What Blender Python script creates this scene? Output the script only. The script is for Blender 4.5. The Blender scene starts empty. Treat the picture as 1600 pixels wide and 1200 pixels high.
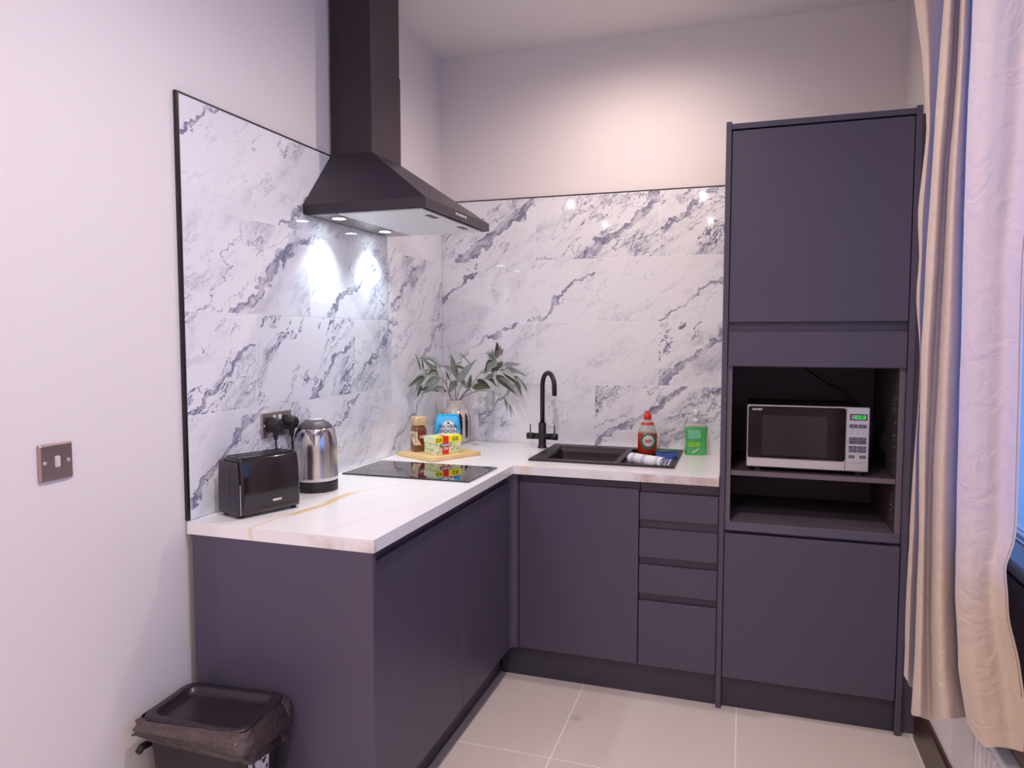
import bpy, bmesh, math, random
from mathutils import Vector, Matrix, Euler, noise
random.seed(7)
sc = bpy.context.scene
COL = sc.collection
PI = math.pi

# ------------------------------------------------------------------ camera
cam = bpy.data.cameras.new('camera'); camo = bpy.data.objects.new('camera', cam); COL.objects.link(camo)
F = 1115.4183
cam.sensor_width = 36.0; cam.sensor_fit = 'HORIZONTAL'; cam.lens = F / 1600 * 36
cam.shift_x = 2.236 / 1600; cam.shift_y = -1.325 / 1600
yaw, pitch, roll = -0.31526, -0.064647, 0.000539
fwd = Vector((math.sin(yaw)*math.cos(pitch), math.cos(yaw)*math.cos(pitch), math.sin(pitch)))
rgt = Vector((math.cos(yaw), -math.sin(yaw), 0)); upv = rgt.cross(fwd)
rg = rgt*math.cos(roll) + upv*math.sin(roll); up = -rgt*math.sin(roll) + upv*math.cos(roll)
camo.matrix_world = Matrix(((rg.x, up.x, -fwd.x, 1.4718), (rg.y, up.y, -fwd.y, -3.386), (rg.z, up.z, -fwd.z, 1.4327), (0, 0, 0, 1)))
cam.clip_start = 0.05
sc.camera = camo

# ------------------------------------------------------------------ world, light, exposure
vs = sc.view_settings
vs.view_transform = 'Standard'; vs.look = 'None'; vs.gamma = 1.0; vs.use_curve_mapping = False
vs.exposure = 0.0
w = bpy.data.worlds.new('sky'); sc.world = w; w.use_nodes = True
wb = w.node_tree.nodes['Background']; wb.inputs[0].default_value = (0.16, 0.39, 1.0, 1); wb.inputs[1].default_value = 1.8

LAMPS = [(1.0, -0.62, .56), (1.07, -2.2, .95), (-0.25, -3.9, .62), (1.07, -3.85, .85), (-0.15, -5.3, .8), (1.07, -5.4, .8)]
LAMP_COL = (1.0, 0.80, 0.70); LAMP_COL2 = (1.0, 0.865, 0.86)
HOOD_COL = (0.80, 0.93, 1.0)

def spot(loc, power, col, angle, blend, size, parent=None):
    l = bpy.data.lights.new('spot_light', 'SPOT'); l.energy = power; l.color = col
    l.spot_size = math.radians(angle); l.spot_blend = blend; l.shadow_soft_size = size
    o = bpy.data.objects.new('spot_light', l); COL.objects.link(o); o.location = loc
    return o
CEIL = 2.822
LAMP_W = 78.0
for (x, y, k) in LAMPS:
    spot((x, y, CEIL-0.03), LAMP_W*k, LAMP_COL if y > -1 else LAMP_COL2, 172, 1.0, 0.026)
HOOD_LIGHTS = [(0.060, -1.075, 1.852), (0.066, -0.735, 1.852)]
for p in HOOD_LIGHTS:
    spot(p, 9.0, HOOD_COL, 104, 1.0, 0.018)
pl = bpy.data.lights.new('window_daylight_portal', 'AREA'); pl.shape = 'RECTANGLE'; pl.size = 1.6; pl.size_y = 1.6
pl.cycles.is_portal = True
plo = bpy.data.objects.new('window_daylight_portal', pl); COL.objects.link(plo)
plo.location = (2.165, -1.93, 1.77); plo.rotation_euler = (0, math.radians(90), 0)   # -Z of the light points to -x
plo.rotation_euler = Euler((math.radians(90), 0, math.radians(90)))

# ------------------------------------------------------------------ helpers
MW = {}
def skw(x, y): return x + 0.0175*y*(1-min(max(x, 0)/1.4, 1))
class MB:
    def __init__(s): s.bm = bmesh.new()
    def _add(s, t, M=None, smooth=False):
        if M is not None: bmesh.ops.transform(t, matrix=M, verts=t.verts)
        for f in t.faces: f.smooth = smooth
        me = bpy.data.meshes.new('t'); t.to_mesh(me); t.free(); s.bm.from_mesh(me); bpy.data.meshes.remove(me); return s
    def box(s, x0, x1, y0, y1, z0, z1, bev=0, M=None, seg=2):
        t = bmesh.new(); bmesh.ops.create_cube(t, size=1)
        for v in t.verts: v.co = Vector(((x0+x1)/2+v.co.x*(x1-x0), (y0+y1)/2+v.co.y*(y1-y0), (z0+z1)/2+v.co.z*(z1-z0)))
        if bev: bmesh.ops.bevel(t, geom=t.edges[:], offset=bev, segments=seg, profile=0.5, affect='EDGES')
        return s._add(t, M, False)
    def lathe(s, prof, n=32, M=None, cap=True, sx=1, sy=1, smooth=True, sq=0):
        t = bmesh.new(); rings = []
        for (r, z) in prof:
            ring = []
            for i in range(n):
                a = 2*PI*i/n; c, q = math.cos(a), math.sin(a)
                if sq:
                    e = 2/sq; c = math.copysign(abs(c)**e, c); q = math.copysign(abs(q)**e, q)
                ring.append(t.verts.new((r*c*sx, r*q*sy, z)))
            rings.append(ring)
        for a, b in zip(rings, rings[1:]):
            for i in range(n): t.faces.new((a[i], a[(i+1) % n], b[(i+1) % n], b[i]))
        if cap:
            if prof[0][0] > 1e-5: t.faces.new(rings[0][::-1])
            if prof[-1][0] > 1e-5: t.faces.new(rings[-1])
        bmesh.ops.remove_doubles(t, verts=t.verts, dist=1e-6)
        return s._add(t, M, smooth)
    def cyl(s, p0, p1, r0, r1=None, n=20, smooth=True):
        p0, p1 = Vector(p0), Vector(p1); d = p1-p0; r1 = r0 if r1 is None else r1
        q = Vector((0, 0, 1)).rotation_difference(d.normalized()).to_matrix().to_4x4()
        return s.lathe([(r0, 0), (r1, d.length)], n, Matrix.Translation(p0) @ q, smooth=smooth)
    def tube(s, pts, rad, n=10, caps=True, M=None):
        pts = [Vector(p) for p in pts]; t = bmesh.new(); rings = []
        rads = rad if isinstance(rad, (list, tuple)) else [rad]*len(pts)
        tan0 = (pts[1]-pts[0]).normalized(); ref = Vector((0, 0, 1)) if abs(tan0.z) < .9 else Vector((1, 0, 0))
        nrm = tan0.cross(ref).normalized()
        for i, p in enumerate(pts):
            tg = (pts[min(i+1, len(pts)-1)]-pts[max(i-1, 0)]).normalized()
            nrm = (nrm-tg*nrm.dot(tg)).normalized(); b = tg.cross(nrm)
            rings.append([t.verts.new(p+(nrm*math.cos(2*PI*k/n)+b*math.sin(2*PI*k/n))*rads[i]) for k in range(n)])
        for a, b in zip(rings, rings[1:]):
            for i in range(n): t.faces.new((a[i], a[(i+1) % n], b[(i+1) % n], b[i]))
        if caps: t.faces.new(rings[0][::-1]); t.faces.new(rings[-1])
        return s._add(t, M, True)
    def prism(s, poly, z0, z1, M=None, bev=0, smooth=False):
        t = bmesh.new(); a = [t.verts.new((x, y, z0)) for x, y in poly]; b = [t.verts.new((x, y, z1)) for x, y in poly]
        n = len(poly); t.faces.new(a[::-1]); t.faces.new(b)
        for i in range(n): t.faces.new((a[i], a[(i+1) % n], b[(i+1) % n], b[i]))
        if bev: bmesh.ops.bevel(t, geom=t.edges[:], offset=bev, segments=2, affect='EDGES')
        return s._add(t, M, smooth)
    def loft(s, layers, M=None, smooth=True, caps=True):
        t = bmesh.new(); R = [[t.verts.new(p) for p in L] for L in layers]; n = len(R[0])
        for a, b in zip(R, R[1:]):
            for i in range(n): t.faces.new((a[i], a[(i+1) % n], b[(i+1) % n], b[i]))
        if caps: t.faces.new(R[0][::-1]); t.faces.new(R[-1])
        return s._add(t, M, smooth)
    def grid(s, rows, smooth=True, M=None, uv=False):
        t = bmesh.new(); R = [[t.verts.new(p) for p in L] for L in rows]
        for a, b in zip(R, R[1:]):
            for i in range(len(a)-1): t.faces.new((a[i], a[i+1], b[i+1], b[i]))
        return s._add(t, M, smooth)
    def plate(s, xs, ys, inside, z0, z1):
        t = bmesh.new(); V = {}
        def v(i, j, k):
            if (i, j, k) not in V: V[(i, j, k)] = t.verts.new((xs[i], ys[j], (z0, z1)[k]))
            return V[(i, j, k)]
        ok = lambda i, j: 0 <= i < len(xs)-1 and 0 <= j < len(ys)-1 and inside((xs[i]+xs[i+1])/2, (ys[j]+ys[j+1])/2)
        for i in range(len(xs)-1):
            for j in range(len(ys)-1):
                if not ok(i, j): continue
                t.faces.new((v(i, j, 1), v(i+1, j, 1), v(i+1, j+1, 1), v(i, j+1, 1)))
                t.faces.new((v(i, j+1, 0), v(i+1, j+1, 0), v(i+1, j, 0), v(i, j, 0)))
                if not ok(i-1, j): t.faces.new((v(i, j, 0), v(i, j, 1), v(i, j+1, 1), v(i, j+1, 0)))
                if not ok(i+1, j): t.faces.new((v(i+1, j+1, 0), v(i+1, j+1, 1), v(i+1, j, 1), v(i+1, j, 0)))
                if not ok(i, j-1): t.faces.new((v(i+1, j, 0), v(i+1, j, 1), v(i, j, 1), v(i, j, 0)))
                if not ok(i, j+1): t.faces.new((v(i, j+1, 0), v(i, j+1, 1), v(i+1, j+1, 1), v(i+1, j+1, 0)))
        return s._add(t, None, False)
    def merge(s, me, M=None):
        t = bmesh.new(); t.from_mesh(me); return s._add(t, M, False)
    def skew(s):
        for v in s.bm.verts: v.co.x = skw(v.co.x, v.co.y)
        return s
    def xf(s, M):
        bmesh.ops.transform(s.bm, matrix=M, verts=s.bm.verts); return s
def link(name, mb, m, origin=Matrix.Identity(4), parent=None, world=True, recalc=True):
    bm = mb.bm
    if world: bmesh.ops.transform(bm, matrix=origin.inverted(), verts=bm.verts)
    if recalc: bmesh.ops.recalc_face_normals(bm, faces=bm.faces)
    me = bpy.data.meshes.new(name); bm.to_mesh(me); bm.free()
    if m is not None: me.materials.append(m)
    o = bpy.data.objects.new(name, me); COL.objects.link(o)
    if parent is not None: o.parent = parent
    return o
def tag(o, label=None, cat=None, group=None, kind=None):
    if label: o['label'] = label
    if cat: o['category'] = cat
    if group: o['group'] = group
    if kind: o['kind'] = kind
    return o
def struct(name, mb, m, **k):
    o = link(name, mb, m, **k); o['kind'] = 'structure'; MW[o] = Matrix.Identity(4); return o
def thing(name, label, cat, loc=(0, 0, 0), rz=0, group=None):
    o = bpy.data.objects.new(name, None); COL.objects.link(o); o.location = loc; o.rotation_euler = (0, 0, rz)
    o.empty_display_size = .05
    MW[o] = Matrix.Translation(Vector(loc)) @ Matrix.Rotation(rz, 4, 'Z')
    return tag(o, label, cat, group)
def part(name, mb, m, parent, world=False, label=None, recalc=True):
    o = link(name, mb, m, MW[parent], parent, world, recalc); MW[o] = MW[parent]
    if label: o['label'] = label
    return o
def solo(name, mb, m, label, cat, loc, rz=0, world=False, group=None):
    M = Matrix.Translation(Vector(loc)) @ Matrix.Rotation(rz, 4, 'Z')
    o = link(name, mb, m, M, None, world); o.location = loc; o.rotation_euler = (0, 0, rz); MW[o] = M
    return tag(o, label, cat, group)
def text_mb(s, size, M, bold=0.0, depth=0.0006, width=None, align='CENTER'):
    c = bpy.data.curves.new('t', 'FONT'); c.body = s; c.size = size; c.align_x = align; c.align_y = 'CENTER'
    c.extrude = depth; c.offset = bold; c.resolution_u = 3
    o = bpy.data.objects.new('t', c); COL.objects.link(o); bpy.context.view_layer.update()
    dg = bpy.context.evaluated_depsgraph_get(); me = bpy.data.meshes.new_from_object(o.evaluated_get(dg))
    bpy.data.objects.remove(o); bpy.data.curves.remove(c)
    if width:
        xs = [v.co.x for v in me.vertices]; k = width/(max(xs)-min(xs))
        for v in me.vertices: v.co.x *= k
    mb = MB(); mb.merge(me, M); bpy.data.meshes.remove(me); return mb
# matrix putting text in a plane: columns = right, up, normal
def frame(o, right, upv):
    r = Vector(right).normalized(); u = Vector(upv).normalized(); n = r.cross(u); o = Vector(o)
    return Matrix(((r.x, u.x, n.x, o.x), (r.y, u.y, n.y, o.y), (r.z, u.z, n.z, o.z), (0, 0, 0, 1)))
def rrect(w, h, r, n=5, cx=0, cy=0):
    P = []
    for (sx, sy, a0) in ((1, 1, 0), (-1, 1, 90), (-1, -1, 180), (1, -1, 270)):
        for k in range(n+1):
            a = math.radians(a0+90*k/n); P.append((cx+sx*(w/2-r)+r*math.cos(a), cy+sy*(h/2-r)+r*math.sin(a)))
    return P
def bez(pts, n=8):
    P = [Vector(p) for p in pts]; out = []
    for i in range(len(P)-1):
        p0 = P[max(i-1, 0)]; p1 = P[i]; p2 = P[i+1]; p3 = P[min(i+2, len(P)-1)]
        for k in range(n):
            t = k/n; out.append(0.5*((2*p1)+(-p0+p2)*t+(2*p0-5*p1+4*p2-p3)*t*t+(-p0+3*p1-3*p2+p3)*t**3))
    return out+[P[-1]]

# ------------------------------------------------------------------ materials
class N:
    def __init__(s, name):
        s.m = bpy.data.materials.new(name); s.m.use_nodes = True; s.t = s.m.node_tree; s.b = s.t.nodes['Principled BSDF']
        s.out = s.t.nodes['Material Output']
    def n(s, ty, **k):
        x = s.t.nodes.new(ty)
        for a, v in k.items(): setattr(x, a, v)
        return x
    def l(s, a, b): s.t.links.new(a, b)
    def val(s, sock, v):
        if hasattr(v, 'links') or isinstance(v, bpy.types.NodeSocket): s.l(v, sock)
        else: sock.default_value = v
    def math(s, op, a, b=0.0, c=0.0, clamp=False):
        x = s.n('ShaderNodeMath', operation=op, use_clamp=clamp)
        for i, v in enumerate((a, b, c)): s.val(x.inputs[i], v)
        return x.outputs[0]
    def vec(s, x, y, z=0.0):
        c = s.n('ShaderNodeCombineXYZ')
        for i, v in enumerate((x, y, z)): s.val(c.inputs[i], v)
        return c.outputs[0]
    def noise(s, v, scale, detail=3.0, rough=.55, dist=0.0):
        x = s.n('ShaderNodeTexNoise'); s.l(v, x.inputs['Vector']); x.inputs['Scale'].default_value = scale
        x.inputs['Detail'].default_value = detail; x.inputs['Roughness'].default_value = rough; x.inputs['Distortion'].default_value = dist
        return x.outputs['Fac']
    def step(s, v, a, b):   # smooth 0..1 from a to b
        x = s.n('ShaderNodeMapRange', interpolation_type='SMOOTHSTEP'); s.val(x.inputs[0], v)
        s.val(x.inputs[1], a); s.val(x.inputs[2], b); return x.outputs[0]
    def mix(s, f, a, b):
        x = s.n('ShaderNodeMix', data_type='RGBA'); s.val(x.inputs[0], f)
        for i, v in ((6, a), (7, b)):
            if isinstance(v, bpy.types.NodeSocket): s.l(v, x.inputs[i])
            else: x.inputs[i].default_value = (*v, 1) if len(v) == 3 else v
        return x.outputs[2]
    def set(s, **k):
        for a, v in k.items():
            i = s.b.inputs[a.replace('_', ' ')]
            if isinstance(v, bpy.types.NodeSocket): s.l(v, i)
            else: i.default_value = (*v, 1) if isinstance(v, tuple) and len(v) == 3 else v
        return s
    def bump(s, h, strength, dist=.01):
        x = s.n('ShaderNodeBump'); x.inputs['Strength'].default_value = strength; x.inputs['Distance'].default_value = dist
        s.l(h, x.inputs['Height']); s.l(x.outputs[0], s.b.inputs['Normal'])
def plain(name, col, rough=.5, metal=0.0, var=0.03, scale=6, bump=0.0, bscale=60, coat=0.0, **k):
    s = N(name); g = s.n('ShaderNodeNewGeometry').outputs['Position']
    f = s.noise(g, scale, 4)
    c = s.mix(f, tuple(max(0, x*(1-var)) for x in col), tuple(x*(1+var) for x in col))
    s.set(Base_Color=c, Roughness=rough, Metallic=metal, Coat_Weight=coat, **k)
    if bump: s.bump(s.noise(g, bscale, 4), bump, .002)
    return s.m
def emit(name, col, st):
    s = N(name); s.set(Base_Color=col, Emission_Color=col, Emission_Strength=st); return s.m

M_wall = plain('wall_paint', (.82, .775, .785), .75, var=.012, scale=1.5, bump=.12, bscale=25)
M_ceil = plain('ceiling_paint', (.86, .83, .81), .8, var=.01, scale=2)
M_cab = plain('matt_indigo_grey_board', (.080, .067, .108), .42, var=.05, scale=12, bump=.03, bscale=300)
M_rail = plain('dark_finger_rail', (.066, .052, .085), .4, var=.04)
M_plinth = plain('dark_plinth_board', (.045, .038, .06), .45, var=.08, scale=9)
M_edge = plain('graphite_carcass_board', (.16, .125, .155), .5, var=.05, scale=14)
M_carc = plain('graphite_carcass_inside', (.085, .062, .078), .55, var=.06, scale=14)
M_hood = plain('satin_black_metal', (.026, .016, .028), .36, 0.0, var=.05, scale=8)
M_alu = plain('brushed_aluminium', (.72, .72, .72), .38, .85, var=.05, scale=90)
M_steel = plain('brushed_steel', (.62, .58, .58), .22, 1.0, var=.06, scale=30)
M_platesteel = plain('satin_steel_plate', (.50, .43, .43), .36, 1.0, var=.05, scale=60)
M_black = plain('gloss_black_plastic', (.012, .008, .012), .12, coat=.3)
M_mblack = plain('matt_black_plastic', (.014, .009, .014), .45, var=.08, scale=40, bump=.05, bscale=200)
M_dgrey = plain('dark_grey_plastic', (.07, .06, .07), .4)
M_trim = plain('black_edge_trim', (.012, .008, .012), .35)
M_white = plain('white_plastic', (.82, .8, .82), .35)
M_grout = plain('white_grout', (.93, .93, .94), .7)
M_sink = plain('black_granite_composite', (.020, .012, .017), .42, var=.25, scale=500, bump=.08, bscale=500)
M_tap = plain('matt_black_tap', (.018, .011, .014), .32)
M_glass_black = plain('black_ceramic_glass', (.008, .005, .007), .03, coat=.5, Specular_IOR_Level=.9)
M_brown = plain('dark_stained_wood', (.055, .026, .020), .35, var=.35, scale=18)
M_red = plain('red_plastic', (.72, .02, .015), .3)
M_lens = emit('lamp_lens', (1.0, .9, .8), 14.0)
M_ledlens = emit('hood_led_lens', (.85, .95, 1.0), 25.0)

def marble():
    s = N('grey_veined_marble_tile')
    uv = s.n('ShaderNodeUVMap', uv_map='pattern').outputs[0]; lo = s.n('ShaderNodeUVMap', uv_map='local').outputs[0]
    at = s.n('ShaderNodeVertexColor', layer_name='vein'); sp = s.n('ShaderNodeSeparateColor'); s.l(at.outputs[0], sp.inputs[0])
    c, wd, S = sp.outputs[0], sp.outputs[1], sp.outputs[2]
    a = math.radians(36)
    def rot(sock):
        q = s.n('ShaderNodeSeparateXYZ'); s.l(sock, q.inputs[0]); x, y = q.outputs[0], q.outputs[1]
        al = s.math('ADD', s.math('MULTIPLY', x, math.cos(a)), s.math('MULTIPLY', y, math.sin(a)))
        ac = s.math('SUBTRACT', s.math('MULTIPLY', y, math.cos(a)), s.math('MULTIPLY', x, math.sin(a)))
        return al, ac
    al, ac = rot(uv)
    P = s.vec(s.math('MULTIPLY', al, .42), ac)
    n1 = s.noise(uv, 6, 5, .6); n2 = s.noise(uv, 22, 4, .6)
    w1 = s.math('SUBTRACT', n1, .5); w2 = s.math('SUBTRACT', n2, .5)
    off = s.math('ADD', s.math('MULTIPLY', w1, .10), s.math('MULTIPLY', w2, .030))
    P2 = s.vec(s.math('ADD', s.math('MULTIPLY', al, .42), s.math('MULTIPLY', w2, .05)), s.math('ADD', ac, off))
    patch = s.step(s.noise(P, 5.0, 4, .65), .46, .62)
    def ridge(v, sc, wdt, det=4.0):
        n = s.noise(v, sc, det, .62, .25); d = s.math('ABSOLUTE', s.math('SUBTRACT', n, .5)); return s.step(d, wdt, .0)
    r1 = ridge(P2, 6, .0095, 6); r2 = ridge(P2, 13, .020, 6); r3 = ridge(P2, 30, .035, 4)
    fine = s.math('MAXIMUM', s.math('MULTIPLY', r1, 1.0), s.math('MULTIPLY', s.math('MAXIMUM', r2, s.math('MULTIPLY', r3, .55)), s.math('MULTIPLY', patch, .8)))
    gate = s.step(s.noise(P, 3.2, 2), .36, .62)
    fine = s.math('MULTIPLY', fine, s.math('ADD', s.math('MULTIPLY', gate, 1.1), .10), clamp=True)
    smear = s.math('MULTIPLY', s.math('MULTIPLY', patch, s.step(s.noise(P2, 11, 5, .7), .40, .68)), .42)
    # one broad vein per tile
    la, lc = rot(lo)
    d = s.math('ABSOLUTE', s.math('SUBTRACT', s.math('ADD', lc, s.math('ADD', s.math('MULTIPLY', w1, .20), s.math('MULTIPLY', w2, .05))), c))
    wv = s.math('MULTIPLY', s.math('MULTIPLY', wd, .72), s.step(s.noise(P, 7, 4, .6), .18, .62))
    core = s.step(d, wv, s.math('MULTIPLY', wv, .72))
    has = s.step(wd, .0005, .002)
    core = s.math('MULTIPLY', core, has)
    tex = s.math('ADD', s.math('MULTIPLY', s.step(s.noise(P2, 26, 5, .75), .40, .60), .62), .26)
    rim = s.math('MULTIPLY', s.math('MULTIPLY', s.step(s.math('ABSOLUTE', s.math('SUBTRACT', d, s.math('MULTIPLY', wv, .80))), .0028, .0008), has), s.step(s.noise(P2, 9, 3), .42, .56))
    main = s.math('MAXIMUM', s.math('MULTIPLY', core, tex), s.math('MULTIPLY', rim, .95))
    f = s.math('MULTIPLY', s.math('ADD', fine, smear), S)
    f = s.math('MAXIMUM', f, main, clamp=True)
    base = s.mix(s.noise(P, 4, 3), (.82, .83, .89), (.89, .90, .94))
    vein = s.mix(s.noise(P2, 12, 3), (.06, .07, .17), (.20, .21, .36))
    s.set(Base_Color=s.mix(f, base, vein), Roughness=.055, Coat_Weight=.15, Coat_Roughness=.03, Specular_IOR_Level=.5)
    return s.m
M_marble = marble()

def worktop_mat():
    s = N('white_marble_laminate'); g = s.n('ShaderNodeNewGeometry').outputs['Position']
    q = s.n('ShaderNodeSeparateXYZ'); s.l(g, q.inputs[0]); X, Y, Z = q.outputs
    w = s.math('SUBTRACT', s.noise(g, 3.2, 4), .5); w2 = s.math('SUBTRACT', s.noise(g, 14, 4), .5)
    off = s.math('ADD', s.math('MULTIPLY', w, .10), s.math('MULTIPLY', w2, .018))
    def line(x0, y0, x1, y1, wd, fade=.06, amp=1.0):
        dx, dy = x1-x0, y1-y0; L = math.hypot(dx, dy); nx, ny = -dy/L, dx/L
        d = s.math('ADD', s.math('MULTIPLY', s.math('SUBTRACT', X, x0), nx), s.math('MULTIPLY', s.math('SUBTRACT', Y, y0), ny))
        d = s.math('ABSOLUTE', s.math('ADD', d, s.math('MULTIPLY', off, .8)))
        t = s.math('ADD', s.math('MULTIPLY', s.math('SUBTRACT', X, x0), dx/L), s.math('MULTIPLY', s.math('SUBTRACT', Y, y0), dy/L))
        m = s.math('MULTIPLY', s.step(t, -fade, fade), s.step(t, L+fade, L-fade))
        return s.math('MULTIPLY', s.math('MULTIPLY', s.step(d, wd, wd*.15), m), amp)
    gold = line(.205, -1.62, .225, -1.27, .022, .05, 1.0)
    for a in ((.23, -1.25, .36, -.98, .007, .08, .5), (.35, -.75, .62, -.58, .010, .06, .4), (.56, -.68, .74, -.55, .02, .05, .45), (.30, -.62, .42, -.45, .012, .05, .4), (.18, -1.6, .20, -1.95, .010, .05, .5)):
        gold = s.math('MAXIMUM', gold, line(*a))
    grey = line(.10, -.52, .62, -.36, .006, .08, .45)
    for a in ((.3, -.16, 1.4, -.10, .004, .1, .4), (.2, -.30, 1.38, -.42, .004, .1, .35), (.62, -.55, 1.39, -.50, .004, .1, .3), (.03, -1.74, .17, -1.62, .004, .03, .6), (.40, -1.74, .57, -1.1, .004, .1, .3), (.3, -1.5, .5, -1.0, .003, .1, .25), (.5, -.25, .9, -.02, .005, .1, .3)):
        grey = s.math('MAXIMUM', grey, line(*a))
    # brown clouding that runs through the two cut edges
    bl = s.math('MULTIPLY', s.step(s.noise(g, 7, 5, .65), .42, .66), .65)
    r1 = s.math('MULTIPLY', s.step(X, .28, .50), s.step(Y, -1.735, -1.755))
    r2 = s.math('MULTIPLY', s.step(X, .82, 1.1), s.step(Y, -.604, -.612))
    r1 = s.math('MULTIPLY', r1, s.step(Z, .9035, .899)); r2 = s.math('MULTIPLY', r2, s.step(Z, .9035, .899))
    r1 = s.math('MULTIPLY', r1, s.step(X, .60, .575))
    brown = s.math('MULTIPLY', bl, s.math('ADD', r1, r2, clamp=True))
    c = s.mix(s.noise(g, 2, 3), (.84, .83, .85), (.90, .89, .89))
    c = s.mix(grey, c, (.45, .45, .52)); c = s.mix(gold, c, (.80, .58, .30)); c = s.mix(brown, c, (.48, .30, .22))
    s.set(Base_Color=c, Roughness=.22); return s.m
M_top = worktop_mat()

def floor_mat():
    s = N('beige_floor_tile'); g = s.n('ShaderNodeNewGeometry').outputs['Position']
    q = s.n('ShaderNodeSeparateXYZ'); s.l(g, q.inputs[0]); X, Y, Z = q.outputs
    def gl(v, o):
        f = s.math('FRACT', s.math('DIVIDE', s.math('ADD', v, o), .6)); d = s.math('MINIMUM', f, s.math('SUBTRACT', 1.0, f))
        return s.step(d, .0052, .0030)
    gr = s.math('MAXIMUM', gl(X, -.8734+6), gl(Y, 1.1149+6), clamp=True)
    sp = s.noise(g, 160, 3, .7); cl = s.noise(g, 2.5, 4)
    c = s.mix(s.math('ADD', s.math('MULTIPLY', sp, .5), s.math('MULTIPLY', cl, .5)), (.66, .57, .52), (.82, .74, .69))
    d = s.math('ADD', s.math('POWER', s.math('SUBTRACT', X, .90), 2), s.math('POWER', s.math('SUBTRACT', Y, -.835), 2))
    st = s.math('MULTIPLY', s.step(s.math('SQRT', d), .035, .008), .4)
    c = s.mix(st, c, (.42, .38, .24)); c = s.mix(gr, c, (.95, .91, .88))
    s.set(Base_Color=c, Roughness=.42); s.bump(s.math('SUBTRACT', 1.0, gr), .15, .001); return s.m
M_floor = floor_mat()

# ------------------------------------------------------------------ the room
Z = 2.822
b = MB(); b.box(-2.2, 2.4, -6.8, .2, -.06, 0); struct('floor', b, M_floor)
b = MB(); b.box(-2.2, 2.4, -6.8, .2, Z, Z+.06); struct('ceiling', b, M_ceil)
b = MB(); b.box(-.2, 2.4, .0095, .15, 0, Z); struct('wall_back', b, M_wall)
b = MB(); b.prism([(-.009, .0095), (-.009-.0175*2.62, -2.62), (-.25, -2.62), (-.25, .0095)], 0, Z); struct('wall_left', b, M_wall)
b = MB(); b.box(-2.2, -.25, -2.62, -2.5, 0, Z); struct('wall_return', b, M_wall)
b = MB(); b.box(-2.3, -2.2, -6.8, -2.5, 0, Z); struct('wall_far_left', b, M_wall)
b = MB(); b.box(-2.3, 2.4, -6.8, -6.65, 0, Z); struct('wall_front', b, M_wall)
WX = 2.09; WY0, WY1, WZ0, WZ1 = -2.75, -1.11, .938, 2.6
b = MB()
b.plate([WY0-4.0, WY0, WY1, .0095], [0, WZ0-.03, WZ1, Z], lambda y, z: not (WY0 < y < WY1 and WZ0-.03 < z < WZ1), 0, .18)
b.xf(Matrix(((0, 0, 1, WX), (1, 0, 0, 0), (0, 1, 0, 0), (0, 0, 0, 1)))); struct('wall_right', b, M_wall)
# skirting along the right wall, dark stained
b = MB(); b.prism([(WX-.014, 0), (WX-.001, 0), (WX-.001, .15), (WX-.008, .15), (WX-.014, .142)], 0, 1)
b.xf(Matrix(((1, 0, 0, 0), (0, 0, -6.0, -.60), (0, 1, 0, 0), (0, 0, 0, 1)))); struct('baseboard_right', b, M_brown)
# window: frame, panes, sill
wn = thing('window_1', None, None, (2.14, (WY0+WY1)/2, WZ0)); wn['kind'] = 'structure'
b = MB()
for (y0, y1, z0, z1) in ((WY0, WY1, WZ0, WZ0+.012), (WY0, WY1, WZ1-.05, WZ1), (WY0, WY0+.05, WZ0+.012, WZ1-.05), (WY1-.04, WY1, WZ0+.012, WZ1-.05), (-2.06, -2.0, WZ0+.012, WZ1-.05), (WY0+.05, -2.06, 2.20, 2.25), (-2.0, WY1-.04, 2.20, 2.25)):
    b.box(2.125, 2.160, y0, y1, z0, z1)
part('window_frame', b, M_white, wn, world=True)
g = N('window_glass'); g.set(Base_Color=(1, 1, 1), Roughness=.0, Transmission_Weight=1.0, IOR=1.05); 
for y0, y1, z0, z1 in ((-2.70, -2.06, .95, 2.20), (-2.0, -1.15, .95, 2.20), (-2.70, -2.06, 2.25, 2.55), (-2.0, -1.15, 2.25, 2.55)):
    b = MB(); b.box(2.14, 2.144, y0, y1, z0, z1); part('pane', b, g.m, wn, world=True)
b = MB(); b.box(2.042, 2.125, WY0+.001, WY1-.001, WZ0-.029, WZ0, .008, seg=3); M_sill = plain('polished_dark_sill', (.10, .05, .045), .18, var=.3, scale=16, coat=.4)
part('window_sill', b, M_sill, wn, world=True)
# panelled dark apron below the sill
b = MB(); b.box(2.065, 2.089, WY0, -1.30, .50, .907, .003)
for y0, y1 in ((-2.70, -2.26), (-2.22, -1.80), (-1.76, -1.34)):
    b.box(2.058, 2.066, y0, y1, .85, .89, .003); b.box(2.058, 2.066, y0, y1, .51, .55, .003)
    b.box(2.058, 2.066, y0, y0+.035, .55, .85, .003); b.box(2.058, 2.066, y1-.035, y1, .55, .85, .003)
struct('trim_1', b, M_brown)

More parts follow.
